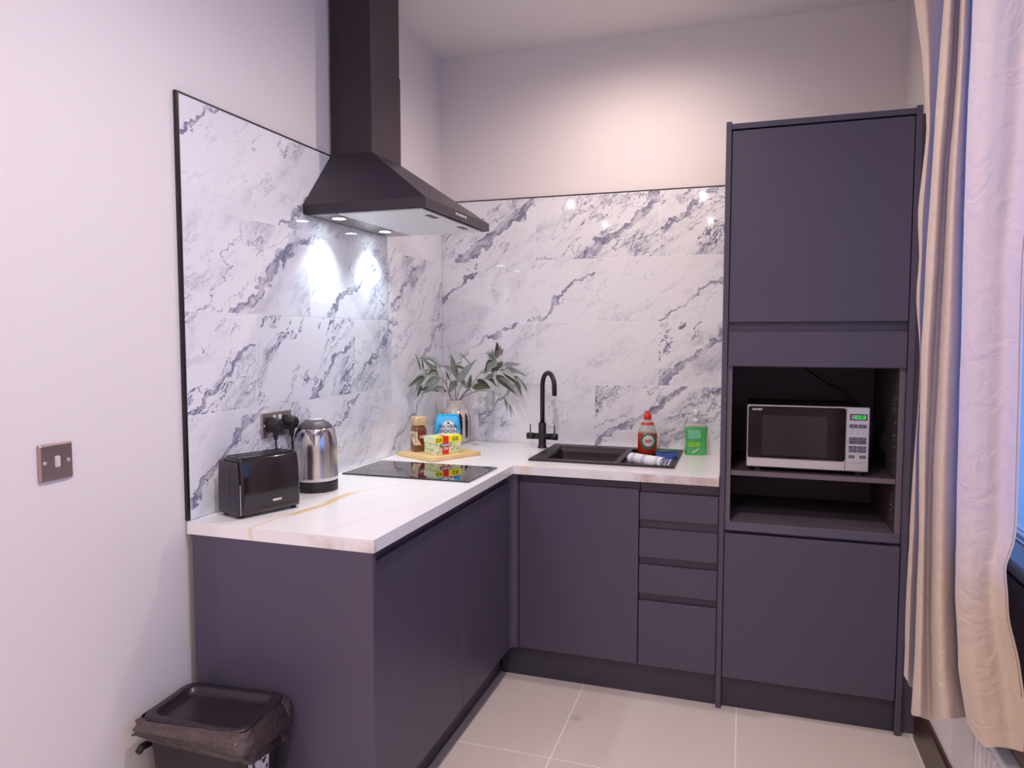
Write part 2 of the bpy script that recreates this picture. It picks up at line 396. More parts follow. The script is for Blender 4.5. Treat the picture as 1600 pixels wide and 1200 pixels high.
# ------------------------------------------------------------------ tiled splashbacks
H = .9053; T = 2.1124
def tiles(mb_rows, plane):
    bm = bmesh.new(); up = bm.loops.layers.uv.new('pattern'); ul = bm.loops.layers.uv.new('local'); cl = bm.loops.layers.float_color.new('vein')
    for (a0, a1, z0, z1, c, wd, S, ou, ov) in mb_rows:
        g = .0011; A0, A1, Z0, Z1 = a0+g, a1-g, z0+g, z1-g
        P = lambda a, z, d: plane(a, z, d)
        fr = [bm.verts.new(P(a, z, 0)) for a, z in ((A0, Z0), (A1, Z0), (A1, Z1), (A0, Z1))]
        bk = [bm.verts.new(P(a, z, .008)) for a, z in ((A0, Z0), (A1, Z0), (A1, Z1), (A0, Z1))]
        fs = [bm.faces.new(fr)]+[bm.faces.new((fr[(i+1) % 4], fr[i], bk[i], bk[(i+1) % 4])) for i in range(4)]
        uvl = {fr[0]: (0, 0), fr[1]: (a1-a0, 0), fr[2]: (a1-a0, z1-z0), fr[3]: (0, z1-z0)}
        for i in range(4): uvl[bk[i]] = uvl[fr[i]]
        for f in fs:
            for l in f.loops:
                u, v = uvl[l.vert]; l[up].uv = (u+ou, v+ov); l[ul].uv = (u, v); l[cl] = (c, wd, S, 1)
    bmesh.ops.recalc_face_normals(bm, faces=bm.faces)
    x = MB(); x.bm.free(); x.bm = bm; return x
R = [H+.3*k for k in range(4)]+[2.1075]
XE = 1.394
# back wall rows, bottom to top: (x0, x1, main vein offset, width, fine strength, pattern offset)
back = [(0, 0, .194, 0, 0, .6, 3.1, 1.2), (0, .194, .794, .10, .02, .75, 1.3, 7.7), (0, .794, XE, .0, .03, 1.15, 5.1, 2.4),
        (1, 0, .494, .02, .014, .35, 9.2, 3.3), (1, .494, 1.094, 0, 0, .35, 2.2, 6.1), (1, 1.094, XE, .02, .035, 1.35, 4.4, 9.5),
        (2, 0, .194, .10, .02, .3, 6.6, 4.1), (2, .194, .794, -.16, .012, .4, 8.3, 1.9), (2, .794, XE, -.18, .010, .35, 7.9, 5.2),
        (3, 0, .494, -.055, .062, .8, 3.7, 8.8), (3, .494, 1.094, -.13, .034, .9, 1.9, 3.6), (3, 1.094, XE, .09, .014, 1.2, 6.2, 7.3)]
rows = [(a, c_, R[k], R[k+1], o, wd, S, ou, ov) for (k, a, c_, o, wd, S, ou, ov) in back]
tb = thing('tiled_splashback', 'grey-veined white marble tile splashback on the back wall behind the sink', 'wall tiles', (.7, 0, H), group=None)
part('marble_tiles', tiles(rows, lambda a, z, d: (a, d, z)), M_marble, tb, world=True)
b = MB(); b.box(0, XE, .0004, .0093, H, 2.1075); part('grout', b, M_grout, tb, world=True)
b = MB(); b.box(0, XE, -.0015, .0093, 2.1078, 2.1124); part('edge_trim', b, M_trim, tb, world=True)
LE = 1.748
left = [(0, 0, .546, .02, .012, .5, 2.7, 4.9), (0, .546, 1.146, .06, .012, .55, 5.5, 8.1), (0, 1.146, LE, .05, .02, .75, 8.9, 2.2),
        (1, 0, .246, .10, .02, .9, 4.8, 6.5), (1, .246, .846, .04, .03, .7, 7.1, 1.1), (1, .846, 1.446, -.17, .026, 1.5, 3.3, 5.8), (1, 1.446, LE, -.02, .014, 1.1, 9.7, 6.9),
        (2, 0, .546, .04, .03, 1.1, 1.4, 2.9), (2, .546, 1.146, -.06, .018, 1.0, 6.9, 9.1), (2, 1.146, LE, -.12, .030, .9, 2.1, 7.4),
        (3, 0, .246, 0, 0, .5, 8.2, 8.4), (3, .246, .846, 0, 0, .5, 3.9, 1.7), (3, .846, 1.446, -.08, .012, .8, 5.9, 4.4), (3, 1.446, LE, .165, .018, .30, 7.5, 3.2)]
rows = [(-a1, -a0, R[k], R[k+1], o, wd, S, ou, ov) for (k, a0, a1, o, wd, S, ou, ov) in left]
tl = thing('tiled_splashback', 'marble tile splashback with thick black end trim on the left wall behind toaster and kettle', 'wall tiles', (0, -.87, H))
part('marble_tiles', tiles(rows, lambda a, z, d: (.0175*a-d, a, z)), M_marble, tl, world=True)
b = MB(); b.prism([(-.0004, -.001), (-.0085, -.001), (-.0085-.0175*LE, -LE), (-.0004-.0175*LE, -LE)], H, 2.1075); part('grout', b, M_grout, tl, world=True)
b = MB(); b.prism([(.0015, 0), (-.0085, 0), (-.0085-.0175*LE, -LE), (.0015-.0175*LE, -LE)], 2.1078, 2.1124)
b.box(-.0085-.0175*LE, .0018-.0175*LE, -LE-.011, -LE-.0005, H+.002, 2.1124, .0008); part('edge_trim', b, M_trim, tl, world=True)

# ------------------------------------------------------------------ worktop
W, W2, TH, L = .5863, .6191, .0349, 1.7626
SX0, SX1, SY0, SY1 = .640, 1.180, -.455, -.075      # hole for the sink bowl
b = MB(); b.plate([0, .1, .2, .3, .4, .5, W, SX0, SX1, XE], [-L, -1.4, -1.0, -.8, -W2, SY0, SY1, -.0015],
                  lambda x, y: (x < W or y > -W2) and not (SX0 < x < SX1 and SY0 < y < SY1), H-TH, H); b.skew()
for v in b.bm.verts: v.co.x += .0012 if v.co.x < .0 else 0
solo('kitchen_worktop', b, M_top, 'L-shaped white marble-effect worktop with faint gold veins and brown-clouded front edge', 'worktop', (.6, -.6, H-TH), world=True)

# ------------------------------------------------------------------ base units
DZ0, DZ1 = .128, .834; ZT = H-TH
def door(x0, x1, z0, z1, yf, parent, name='door', label=None):
    b = MB(); b.box(x0, x1, yf, yf+.019, z0, z1, .0012, seg=1); return part(name, b, M_cab, parent, world=True, label=label)
# left run, doors face +x
c1 = thing('base_cabinet', 'near base cabinet of the left run with the big flat end panel facing the bin', 'cabinet', (.3, -1.45, 0))
b = MB(); b.box(.018, .583, -1.763, -1.745, 0, ZT, .001, seg=1).skew(); part('end_panel', b, M_cab, c1, world=True)
b = MB(); b.box(.03, .548, -1.744, -1.130, .128, ZT-.002).skew(); part('carcass', b, M_carc, c1, world=True)
b = MB(); b.box(.550, .570, -1.742, -1.129, DZ0, DZ1, .0012, seg=1).skew(); part('door', b, M_cab, c1, world=True)
b = MB(); b.box(.549, .556, -1.742, -1.129, DZ1+.004, ZT-.002).skew(); part('finger_rail', b, M_rail, c1, world=True)
c2 = thing('base_cabinet', 'far base cabinet of the left run beneath the hob, door next to the corner', 'cabinet', (.3, -.9, 0))
b = MB(); b.box(.03, .548, -1.128, -.635, .128, ZT-.002).skew(); part('carcass', b, M_carc, c2, world=True)
b = MB(); b.box(.550, .570, -1.125, -.632, DZ0, DZ1, .0012, seg=1).skew(); part('door', b, M_cab, c2, world=True)
b = MB(); b.box(.549, .556, -1.125, -.632, DZ1+.004, ZT-.002).skew(); part('finger_rail', b, M_rail, c2, world=True)
# cove corner post
P = [(.560, -.630)]+[(.560+.030*(1-math.cos(math.radians(a)))+.004*0, -.621+.031*math.sin(math.radians(a))) for a in range(0, 91, 15)]+[(.5945, -.590), (.5945, -.573), (.548, -.573), (.548, -.630)]
b = MB(); b.prism(P, DZ0, ZT-.001, smooth=False); solo('corner_post', b, M_cab, 'narrow curved dark corner post between the two runs of base cabinets', 'corner post', (.575, -.6, DZ0), world=True)
b = MB(); b.box(.497, .515, -1.744, -.566, 0, .125).skew(); solo('plinth_board', b, M_plinth, 'dark plinth board under the left run of base cabinets', 'plinth', (.505, -1.15, 0), world=True)
b = MB(); b.box(.516, 1.394, -.566, -.548, 0, .125); solo('plinth_board', b, M_plinth, 'dark plinth board under the sink cabinet and drawers', 'plinth', (.95, -.56, 0), world=True)
# back run
c3 = thing('base_cabinet', 'sink cabinet with one wide flat door beneath the black sink', 'cabinet', (.845, -.3, 0))
b = MB(); b.box(.597, .612, -.566, -.02, .128, ZT-.002); b.box(1.078, 1.0925, -.566, -.02, .128, ZT-.002); b.box(.612, 1.078, -.566, -.02, .128, .145); b.box(.612, 1.078, -.035, -.02, .145, ZT-.002); part('carcass', b, M_carc, c3, world=True)
door(.598, 1.0915, DZ0, DZ1, -.590, c3)
b = MB(); b.box(.5965, 1.0925, -.574, -.567, DZ1-.004, ZT-.002); part('finger_rail', b, M_rail, c3, world=True)
c4 = thing('drawer_unit', 'narrow unit of four handleless dark drawers left of the tall cabinet', 'drawer unit', (1.244, -.3, 0))
b = MB(); b.box(1.094, 1.393, -.560, -.02, .128, ZT-.002); part('carcass', b, M_rail, c4, world=True)
for i, (z0, z1) in enumerate(((.716, .824), (.566, .681), (.420, .535), (.127, .389))):
    door(1.0955, 1.3925, z0, z1, -.590, c4, 'drawer_front')
for z0, z1 in ((.824, ZT-.002), (.681, .716), (.535, .566), (.389, .420)):
    b = MB(); b.box(1.0955, 1.3925, -.572, -.561, z0+.001, z1-.001); part('finger_rail', b, M_rail, c4, world=True)

# ------------------------------------------------------------------ tall cabinet
tc = thing('tall_cabinet', 'tall dark indigo cabinet housing the microwave niche, beside the beige curtain', 'cabinet', (1.715, -.3, 0))
X1, X2 = 1.395, 2.036
b = MB(); b.box(X1, X1+.0195, -.595, -.0095, 0, 2.2205, .001, seg=1); part('side_panel', b, M_cab, tc, world=True)
b = MB(); b.box(X2-.0195, X2, -.595, .008, 0, 2.2205, .001, seg=1); part('side_panel', b, M_cab, tc, world=True)
b = MB(); b.box(X1+.020, X2-.020, -.593, .0, 2.193, 2.213, .001, seg=1); part('top_panel', b, M_cab, tc, world=True)
b = MB(); b.box(X2+.0005, 2.0885, -.562, -.544, 0, 2.2); part('filler_strip', b, M_cab, tc, world=True)
door(1.4175, 2.0135, 1.488, 2.187, -.592, tc, label='large upper door')
door(1.4175, 2.0135, 1.325, 1.4535, -.592, tc, 'flap_door')
door(1.4175, 2.0135, .126, .688, -.592, tc, label='lower door')
b = MB(); b.box(1.4155, 2.0155, -.573, -.566, 1.4545, 1.487); part('finger_rail', b, M_rail, tc, world=True)
b = MB()
b.prism([(-.5725, .6905), (-.582, .700), (-.5725, .730), (-.55, .730), (-.55, .6905)], 0, 1)
b.xf(Matrix(((0, 0, .5985, 1.4160), (1, 0, 0, 0), (0, 1, 0, 0), (0, 0, 0, 1)))); part('finger_rail', b, M_cab, tc, world=True)
b = MB(); b.box(1.4155, 1.4335, -.572, -.02, .13, 2.19); b.box(1.9965, 2.0155, -.572, -.02, .13, 2.19)
b.box(1.4335, 1.9965, -.06, -.045, .13, 2.19); b.box(1.4335, 1.9965, -.572, -.06, .712, .7295); b.box(1.4335, 1.9965, -.572, -.06, 1.3215, 1.34); part('carcass', b, M_carc, tc, world=True)
b = MB(); b.box(1.4158, 1.4337, -.5735, -.5722, .73, 1.324); part('carcass_edging', b, M_edge, tc, world=True)
b = MB(); b.box(1.9963, 2.0152, -.5735, -.5722, .73, 1.324); part('carcass_edging', b, M_edge, tc, world=True)
b = MB(); b.box(1.4337, 1.9963, -.560, -.061, .908, .926, .0008, seg=1); sh = part('shelf', b, M_carc, tc, world=True)
b = MB(); b.box(1.4337, 1.9963, -.5618, -.5602, .908, .926); part('shelf_edging', b, M_edge, sh, world=True)
b = MB(); b.box(1.4337, 1.9963, -.5735, -.5722, .7125, .7300); b.box(1.4337, 1.9963, -.5735, -.30, .7296, .7302); part('niche_base_lining', b, M_edge, tc, world=True)
M_pin = plain('pale_pin_caps', (.5, .42, .48), .5)
for (yy, z) in [(-.53, 1.30-.044*k) for k in range(13) if abs(1.30-.044*k-.917) > .02]+[(-.498, z) for z in (1.205, 1.19, 1.175, 1.075, 1.06, .86, .84, .82, .80)]:
    b = MB(); b.cyl((1.9955, yy, z), (1.9967, yy, z), .0026, n=8); part('shelf_pin_cap', b, M_pin, tc, world=True)
b = MB(); b.box(1.4165, 2.0145, -.566, -.548, 0, .124); solo('plinth_board', b, M_plinth, 'dark plinth board at the foot of the tall cabinet', 'plinth', (1.7, -.56, 0), world=True)

# ------------------------------------------------------------------ extractor hood
hd = thing('extractor_hood', 'black pyramid chimney extractor hood over the hob, its lights on', 'extractor hood', (.1, -.88, 1.865))
y0, y1, xf, zb, zt, zc = -1.182, -.575, .468, 1.8665, 1.8985, 2.112
cy0, cy1, cx = -.998, -.768, .170
t = 0.026
b = MB()
def P4(x0, x1, ya, yb, z): return [(skw(x0, ya), ya, z), (skw(x1, ya), ya, z), (skw(x1, yb), yb, z), (skw(x0, yb), yb, z)]
b.loft([P4(.0015, xf-t, y0+.02, y1-.02, zb+.004), P4(.0015, xf-.004, y0+.004, y1-.004, zb), P4(.0015, xf, y0, y1, zb), P4(.0015, xf, y0, y1, zt), P4(.0015, cx+.002, cy0-.002, cy1+.002, zc), P4(.0015, cx+.002, cy0-.002, cy1+.002, zc+.001)], smooth=False)
part('canopy', b, M_hood, hd, world=True, recalc=True)
b = MB(); b.box(.0015, cx, cy0, cy1, zc, 2.45, .001, seg=1).skew(); ch = part('chimney', b, M_hood, hd, world=True)
b = MB(); b.box(.0015, cx-.003, cy0+.003, cy1-.003, 2.45, Z-.001).skew(); part('upper_chimney_sleeve', b, M_hood, ch, world=True)
M_under = plain('satin_underside_steel', (.42, .38, .40), .3, 1.0, var=.04)
b = MB(); b.box(.012, .122, y0+.02, y1-.02, zb-.002, zb+.002).skew(); part('light_strip', b, M_under, hd, world=True)
def mesh_filter(name):
    s = N(name); g = s.n('ShaderNodeNewGeometry').outputs['Position']; q = s.n('ShaderNodeSeparateXYZ'); s.l(g, q.inputs[0])
    f = s.math('FRACT', s.math('MULTIPLY', q.outputs[0], 260)); f2 = s.math('FRACT', s.math('MULTIPLY', q.outputs[1], 130))
    h = s.math('MULTIPLY', s.step(f, .2, .5), s.step(f2, .1, .3))
    s.set(Base_Color=s.mix(h, (.74, .75, .76), (.90, .91, .92)), Metallic=.25, Roughness=.5); return s.m
M_filter = mesh_filter('aluminium_grease_filter')
for ya, yb in ((y0+.022, -.8795), (-.8775, y1-.022)):
    b = MB(); b.box(.126, xf-.022, ya, yb, zb-.005, zb+.001, .001, seg=1).skew(); fp = part('grease_filter', b, M_filter, hd, world=True)
    b = MB(); yc = (ya+yb)/2; b.box(xf-.062, xf-.040, yc-.035, yc+.035, zb-.007, zb-.0045, .001, seg=1).skew(); part('filter_latch', b, M_dgrey, fp, world=True)
for (x, y, z) in HOOD_LIGHTS:
    b = MB(); b.lathe([(.030, 0), (.030, .003), (.024, .003), (.024, 0)], 24, cap=False); b.xf(Matrix.Translation((x, y, zb-.005))); f = part('lamp_bezel', b, M_alu, hd, world=True)
    b = MB(); b.lathe([(.0, .001), (.0235, .001)], 24, cap=False); b.xf(Matrix.Translation((x, y, zb-.0045))); part('lamp', b, M_ledlens, hd, world=True)
for k in range(5):
    y = -.955+.022*k+.03; b = MB(); x = skw(xf, y); b.cyl((x, y, 1.8825), (x+.004, y, 1.8825), .0058, n=14); part('button', b, M_alu, hd, world=True)

# ------------------------------------------------------------------ hob
hb = thing('ceramic_hob', 'black glass two-zone hob let into the left worktop', 'hob', (.28, -.855, H), 0)
b = MB(); b.box(.030, .549, -1.005, -.7035, H+.0002, H+.006, .0015).skew(); part('glass_top', b, M_glass_black, hb, world=True)
M_mark = plain('pale_grey_print', (.30, .29, .30), .3)
for cxx, r in ((.155, .085), (.385, .10)):
    for rr in (r,):
        b = MB(); b.lathe([(rr-.0012, 0), (rr, 0), (rr, .0003), (rr-.0012, .0003)], 64, cap=False); b.xf(Matrix.Translation((skw(cxx, -.855), -.855, H+.006))); part('cooking_zone_ring', b, M_mark, hb, world=True)
for k in range(4):
    b = MB(); b.lathe([(.0035, 0), (.005, 0), (.005, .0003), (.0035, .0003)], 20, cap=False); b.xf(Matrix.Translation((.505, -.93+.05*k, H+.006))); part('touch_control', b, M_mark, hb, world=True)

# ------------------------------------------------------------------ sink
sk = thing('inset_sink', 'black composite sink with one bowl and a shallow drainer set in the back worktop', 'sink', (.91, -.26, H))
x0, x1, ya, yb = .607, 1.217, -.490, -.030
BX0, BX1, BY0, BY1 = .648, .968, -.452, -.095; DX0, DX1, DY0, DY1 = .995, 1.192, -.468, -.085
b = MB()
b.plate([x0, BX0, BX1, DX0, DX1, x1], sorted([ya, DY0, BY0, BY1, DY1, yb]), lambda x, y: not (BX0 < x < BX1 and BY0 < y < BY1) and not (DX0 < x < DX1 and DY0 < y < DY1), H+.0003, H+.0085)
part('sink_rim', b, M_sink, sk, world=True)
def R4(cx_, cy_, w_, h_, r_, z): return [(x, y, z) for x, y in rrect(w_, h_, r_, 5, cx_, cy_)]
b = MB(); cx_, cy_ = (BX0+BX1)/2, (BY0+BY1)/2; w_, h_ = BX1-BX0, BY1-BY0
b.loft([R4(cx_, cy_, w_+.012, h_+.012, .006, H+.0075), R4(cx_, cy_, w_, h_, .012, H+.0075), R4(cx_, cy_, w_-.006, h_-.006, .03, H-.02), R4(cx_, cy_, w_-.02, h_-.02, .04, H-.16), R4(cx_, cy_, w_-.07, h_-.07, .05, H-.18), R4(cx_, cy_, .05, .05, .02, H-.183)], caps=False)
part('bowl', b, M_sink, sk, world=True, recalc=False)
b = MB(); b.lathe([(0, 0), (.038, 0), (.042, .002), (.042, -.001)], 24, cap=False); b.xf(Matrix.Translation((cx_, cy_, H-.1825))); part('waste', b, M_alu, sk, world=True)
b = MB(); cx_, cy_ = (DX0+DX1)/2, (DY0+DY1)/2; w_, h_ = DX1-DX0, DY1-DY0
b.box(DX0, DX1, DY0, DY1, H-.012, H-.008)
for k in range(6): b.box(DX0+.03, DX1-.02, DY0+.05+.05*k, DY0+.06+.05*k, H-.008, H-.006, .001, seg=1)
b.box(DX0-.002, DX0, DY0, DY1, H-.012, H+.004); b.box(DX1, DX1+.002, DY0, DY1, H-.012, H+.004); b.box(DX0, DX1, DY0-.002, DY0, H-.012, H+.004); b.box(DX0, DX1, DY1, DY1+.002, H-.012, H+.004)
part('drainer', b, M_sink, sk, world=True)

# ------------------------------------------------------------------ mixer tap
tp = thing('mixer_tap', 'matt black swan-neck mixer tap with two lever handles behind the sink', 'tap', (.568, -.126, H))
b = MB(); b.lathe([(.0225, 0), (.0225, .004), (.0195, .008), (.0185, .012), (.0185, .118), (.017, .121), (.010, .122)], 28); b.cyl((-.042, 0, .055), (.042, 0, .055), .0150); part('tap_body', b, M_tap, tp)
dx, dy = .65, -.76; Rr = .064; zc2 = .296
pts = [(0, 0, .115), (0, 0, .2), (0, 0, .27)]+[(dx*Rr*(1-math.cos(a)), dy*Rr*(1-math.cos(a)), zc2+Rr*math.sin(a)) for a in [PI*k/18 for k in range(19)]]+[(dx*2*Rr, dy*2*Rr, .258)]
b = MB(); b.tube(pts, .0112, 16); sp = part('spout', b, M_tap, tp)
b = MB(); b.cyl((dx*2*Rr, dy*2*Rr, .2575), (dx*2*Rr, dy*2*Rr, .2565), .008); part('aerator', b, M_alu, sp)
for s_ in (-1, 1):
    b = MB(); b.cyl((s_*.0425, 0, .055), (s_*.075, 0, .055), .0158); hh = part('handle', b, M_tap, tp)
    b = MB(); b.cyl((s_*.0595, 0, .066), (s_*.0595, 0, .110), .0029, n=12); part('lever', b, M_tap, hh)

# ------------------------------------------------------------------ microwave
mw = thing('microwave', 'silver-fronted microwave with black glass door on the niche shelf', 'microwave', (1.70, -.38, .926))
mx0, mx1, mz0, mz1, my = 1.490, 1.911, .942, 1.178, -.545
M_silver = plain('silver_plastic', (.62, .58, .61), .32, .25, var=.03, scale=50)
b = MB(); b.box(mx0+.004, mx1-.004, my+.012, -.215, mz0+.002, mz1-.003, .004); part('housing', b, M_mblack, mw, world=True)
b = MB(); b.box(mx0, mx1, my, my+.0118, mz0, mz1, .005, seg=3); fr = part('front_frame', b, M_silver, mw, world=True)
b = MB(); b.xf(Matrix.Identity(4))
PX = 1.833
Mf = Matrix(((1, 0, 0, 0), (0, 0, -1, 0), (0, 1, 0, 0), (0, 0, 0, 1)))     # xy polygon -> xz plane, facing -y
b.prism(rrect(PX-mx0-.006, mz1-mz0-.040, .008, 4, (mx0+.004+PX-.002)/2, (mz0+.036+mz1-.004)/2), -my-.0002, -my+.0035, M=Mf); M_door = plain('microwave_door_glass', (.006, .003, .005), .08, Specular_IOR_Level=.28); dr = part('door', b, M_door, mw, world=True)
b = MB(); b.box(1.545, 1.770, my-.0037, my-.0034, .990, 1.140); part('window_mesh', b, plain('dark_window_mesh', (.022, .016, .024), .10, var=.1, scale=200, Specular_IOR_Level=.35), dr, world=True)
part('brand_lettering', text_mb('SHARP', .0105, frame((1.526, my-.0038, 1.161), (1, 0, 0), (0, 0, 1)), .0004, .0002, .036), M_silver, dr, world=True, recalc=False)
b = MB(); b.box(PX-.0015, PX+.0005, my-.0006, my, mz0+.002, mz1-.002); part('door_seam', b, M_dgrey, mw, world=True)
cp = MB(); cp.box(PX+.004, mx1-.004, my-.0015, my, mz0+.034, mz1-.004, .001, seg=1); cpo = part('control_panel', cp, M_silver, mw, world=True)
b = MB(); b.box(1.845, 1.902, my-.0026, my-.0015, 1.131, 1.154, .0008, seg=1); part('display_bezel', b, M_mblack, cpo, world=True)
b = MB(); b.box(1.849, 1.898, my-.0029, my-.0026, 1.1345, 1.1505); part('display', b, plain('display_glass', (.30, .42, .34), .2), cpo, world=True)
b = MB(); b.box(1.863, 1.896, my-.0032, my-.0029, 1.136, 1.149); part('display_backlight', b, emit('green_backlight', (.05, .9, .12), .35), cpo, world=True)
part('display_digits', text_mb('0:00', .0165, frame((1.8795, my-.0034, 1.1425), (1, 0, 0), (0, 0, 1)), .0003, .0002, .026), M_black, cpo, world=True, recalc=False)
M_key = plain('slate_blue_keys', (.10, .09, .15), .4)
for (xa, xb, za, zb_) in ((1.844, 1.871, 1.103, 1.116), (1.873, 1.901, 1.103, 1.116), (1.844, 1.901, 1.0575, 1.069), (1.844, 1.901, 1.0445, 1.0565), (1.844, 1.871, 1.026, 1.037), (1.873, 1.901, 1.026, 1.037), (1.844, 1.871, 1.0135, 1.0245), (1.873, 1.901, 1.0135, 1.0245), (1.844, 1.864, .992, 1.003), (1.880, 1.901, .992, 1.003)):
    b = MB(); b.box(xa, xb, my-.0028, my-.0014, za, zb_, .0006, seg=1)
    k = part('key', b, M_key, cpo, world=True)
b = MB()
for zz in (1.095, 1.082):
    for xx in (1.847, 1.866, 1.885): b.box(xx, xx+.012, my-.0018, my-.0014, zz, zz+.0022)
for (xx, zz) in ((1.850, 1.109), (1.880, 1.109), (1.848, 1.063), (1.866, 1.063), (1.886, 1.063), (1.866, 1.050), (1.850, 1.031), (1.882, 1.031), (1.848, 1.018), (1.878, 1.018), (1.847, .997), (1.884, .997)):
    b.box(xx, xx+.013, my-.0031, my-.0027, zz, zz+.0016)
part('key_markings', b, plain('grey_key_print', (.35, .33, .38), .5), cpo, world=True)
b = MB(); b.box(PX+.010, mx1-.012, my-.0018, my-.0006, mz0+.006, mz0+.029, .0008, seg=1); part('door_button', b, M_silver, mw, world=True)
for xx in (mx0+.03, mx1-.04):
    for yy in (-.525, -.26):
        b = MB(); b.box(xx, xx+.02, yy, yy+.02, .9262, mz0+.0015); part('foot', b, M_mblack, mw, world=True)
b = MB(); b.tube(bez([(1.70, -.066, 1.318), (1.745, -.075, 1.285), (1.80, -.12, 1.245), (1.875, -.16, 1.205), (1.905, -.17, 1.16), (1.895, -.19, 1.10), (1.885, -.214, 1.05)], 6), .0032, 8); part('power_cable', b, M_mblack, mw, world=True)

# ------------------------------------------------------------------ toaster
ang = math.atan2(.185, .071); ux, uy = math.cos(ang), math.sin(ang); wx, wy = -uy, ux
cxy = (.101+ux*.104+wx*.058, -1.705+uy*.104+wy*.058)
ts = thing('toaster', 'glossy black two-slot toaster at the near end of the worktop', 'toaster', (cxy[0], cxy[1], H), ang)
def shell(xa, xb, wd, ztop, r=.012, z0=.010, inset=0.0):
    Ls = []
    for z, k, rr in ((z0, .97, r), (z0+.012, 1.0, r), (.06, 1.0, r), (.12, .955, r), (.150, .90, r), (ztop-.006, .845, r), (ztop, .79, r*.7)):
        Ls.append([(x+(xa+xb)/2, y, z) for x, y in rrect((xb-xa)-inset*0, wd*k, min(rr, (xb-xa)/2.05), 4)])
    return Ls
b = MB(); b.loft(shell(-.093, .106, .118, .172)); body = part('shell', b, M_black, ts)
b = MB(); b.loft(shell(-.104, -.0935, .108, .164, .005)); ec = part('end_cap', b, plain('satin_charcoal_plastic', (.032, .024, .036), .4), ts)
b = MB(); b.box(-.1044, -.1036, -.014, -.012, .014, .150); part('trim_groove', b, M_trim, ts)
b = MB(); b.box(-.0965, -.0945, -.0575, -.0555, .012, .10, .0005, seg=1); part('chrome_line', b, M_alu, ts)
for s_ in (-1, 1):
    b = MB(); b.box(-.075, .085, s_*.020-.011, s_*.020+.011, .1722, .1732); sl = part('slot_rim', b, M_steel, ts)
    b = MB(); b.box(-.070, .080, s_*.020-.008, s_*.020+.008, .1732, .1736); part('bread_slot', b, M_trim, sl)
b = MB(); b.loft([[(x, y, z) for x, y in rrect(.184, .084, .014, 4, .005, 0)] for z in (.1722, .1755)], caps=False, smooth=False); b2 = [[(x, y, .1755) for x, y in rrect(.184, .084, .014, 4, .005, 0)], [(x, y, .1755) for x, y in rrect(.176, .076, .010, 4, .005, 0)]]
b.loft(b2, caps=False, smooth=False); part('top_rim', b, M_black, ts)
b = MB(); b.box(.1055, .1075, -.004, .004, .04, .13); part('lever_slot', b, M_trim, ec)
b = MB(); b.box(.107, .120, -.014, .014, .105, .117, .003); part('lever', b, M_black, ec)
b = MB(); b.cyl((.1055, -.035, .05), (.111, -.035, .05), .009); part('dial', b, M_alu, ec)
for x in (-.085, .090):
    for y in (-.04, .04):
        b = MB(); b.cyl((x, y, 0), (x, y, .0105), .008, n=14); part('foot', b, M_mblack, ts)
part('brand_lettering', text_mb('GEEPAS', .0085, frame((.022, -.0598, .040), (1, 0, 0), (0, 0, 1)), .0004, .0005, .030), M_white, ts, recalc=False)

# ------------------------------------------------------------------ kettle
ka = math.atan2(-3.386+1.255, 1.4718-.072)
kt = thing('electric_kettle', 'brushed steel kettle with black domed lid between toaster and hob', 'kettle', (.071, -1.266, H), ka)
b = MB(); b.lathe([(.070, 0), (.0740, .003), (.0740, .010), (.0730, .0112), (.0740, .0125), (.0740, .020), (.0725, .0212), (.0740, .0225), (.0740, .033), (.071, .035)], 48); part('power_base', b, M_mblack, kt)
b = MB(); b.lathe([(.072, .0352), (.0752, .039), (.0745, .05), (.0725, .09), (.0735, .13), (.0738, .160), (.0700, .185), (.0655, .203), (.0590, .2145), (.0570, .217)], 64, cap=True); kb = part('body', b, M_steel, kt)
b = MB(); b.lathe([(.0585, .2165), (.0585, .2185), (.054, .224), (.043, .2345), (.030, .2405), (.015, .243), (0, .2435)], 48, cap=False); kl = part('lid', b, M_dgrey, kt)
b = MB(); b.lathe([(.027, .2415), (.0275, .2450), (.0255, .2462), (.022, .2450)], 40, cap=False, sx=.52, sy=1); part('lid_grip', b, M_alu, kl)
b = MB(); b.lathe([(0, .2440), (.022, .2441)], 32, cap=False, sx=.5, sy=1); part('grip_recess', b, M_alu, kl)
# beak-shaped spout towards the front
b = MB(); LS = []
for z, wd, out in ((.150, .002, .0715), (.165, .011, .078), (.180, .020, .0845), (.195, .028, .0890), (.208, .033, .0885), (.2145, .034, .0850)):
    LS.append([(.052, -wd*.96, z), (.066, -wd*.80, z), ((.066+out)/2+.003, -wd*.42, z), (out, 0, z), ((.066+out)/2+.003, wd*.42, z), (.066, wd*.80, z), (.052, wd*.96, z)])
b.loft(LS); part('spout', b, M_steel, kt)
b = MB(); b.tube(bez([(-.050, 0, .228), (-.080, 0, .226), (-.098, 0, .19), (-.098, 0, .12), (-.090, 0, .075), (-.066, 0, .06)], 6), .010, 12); part('handle', b, M_mblack, kt)

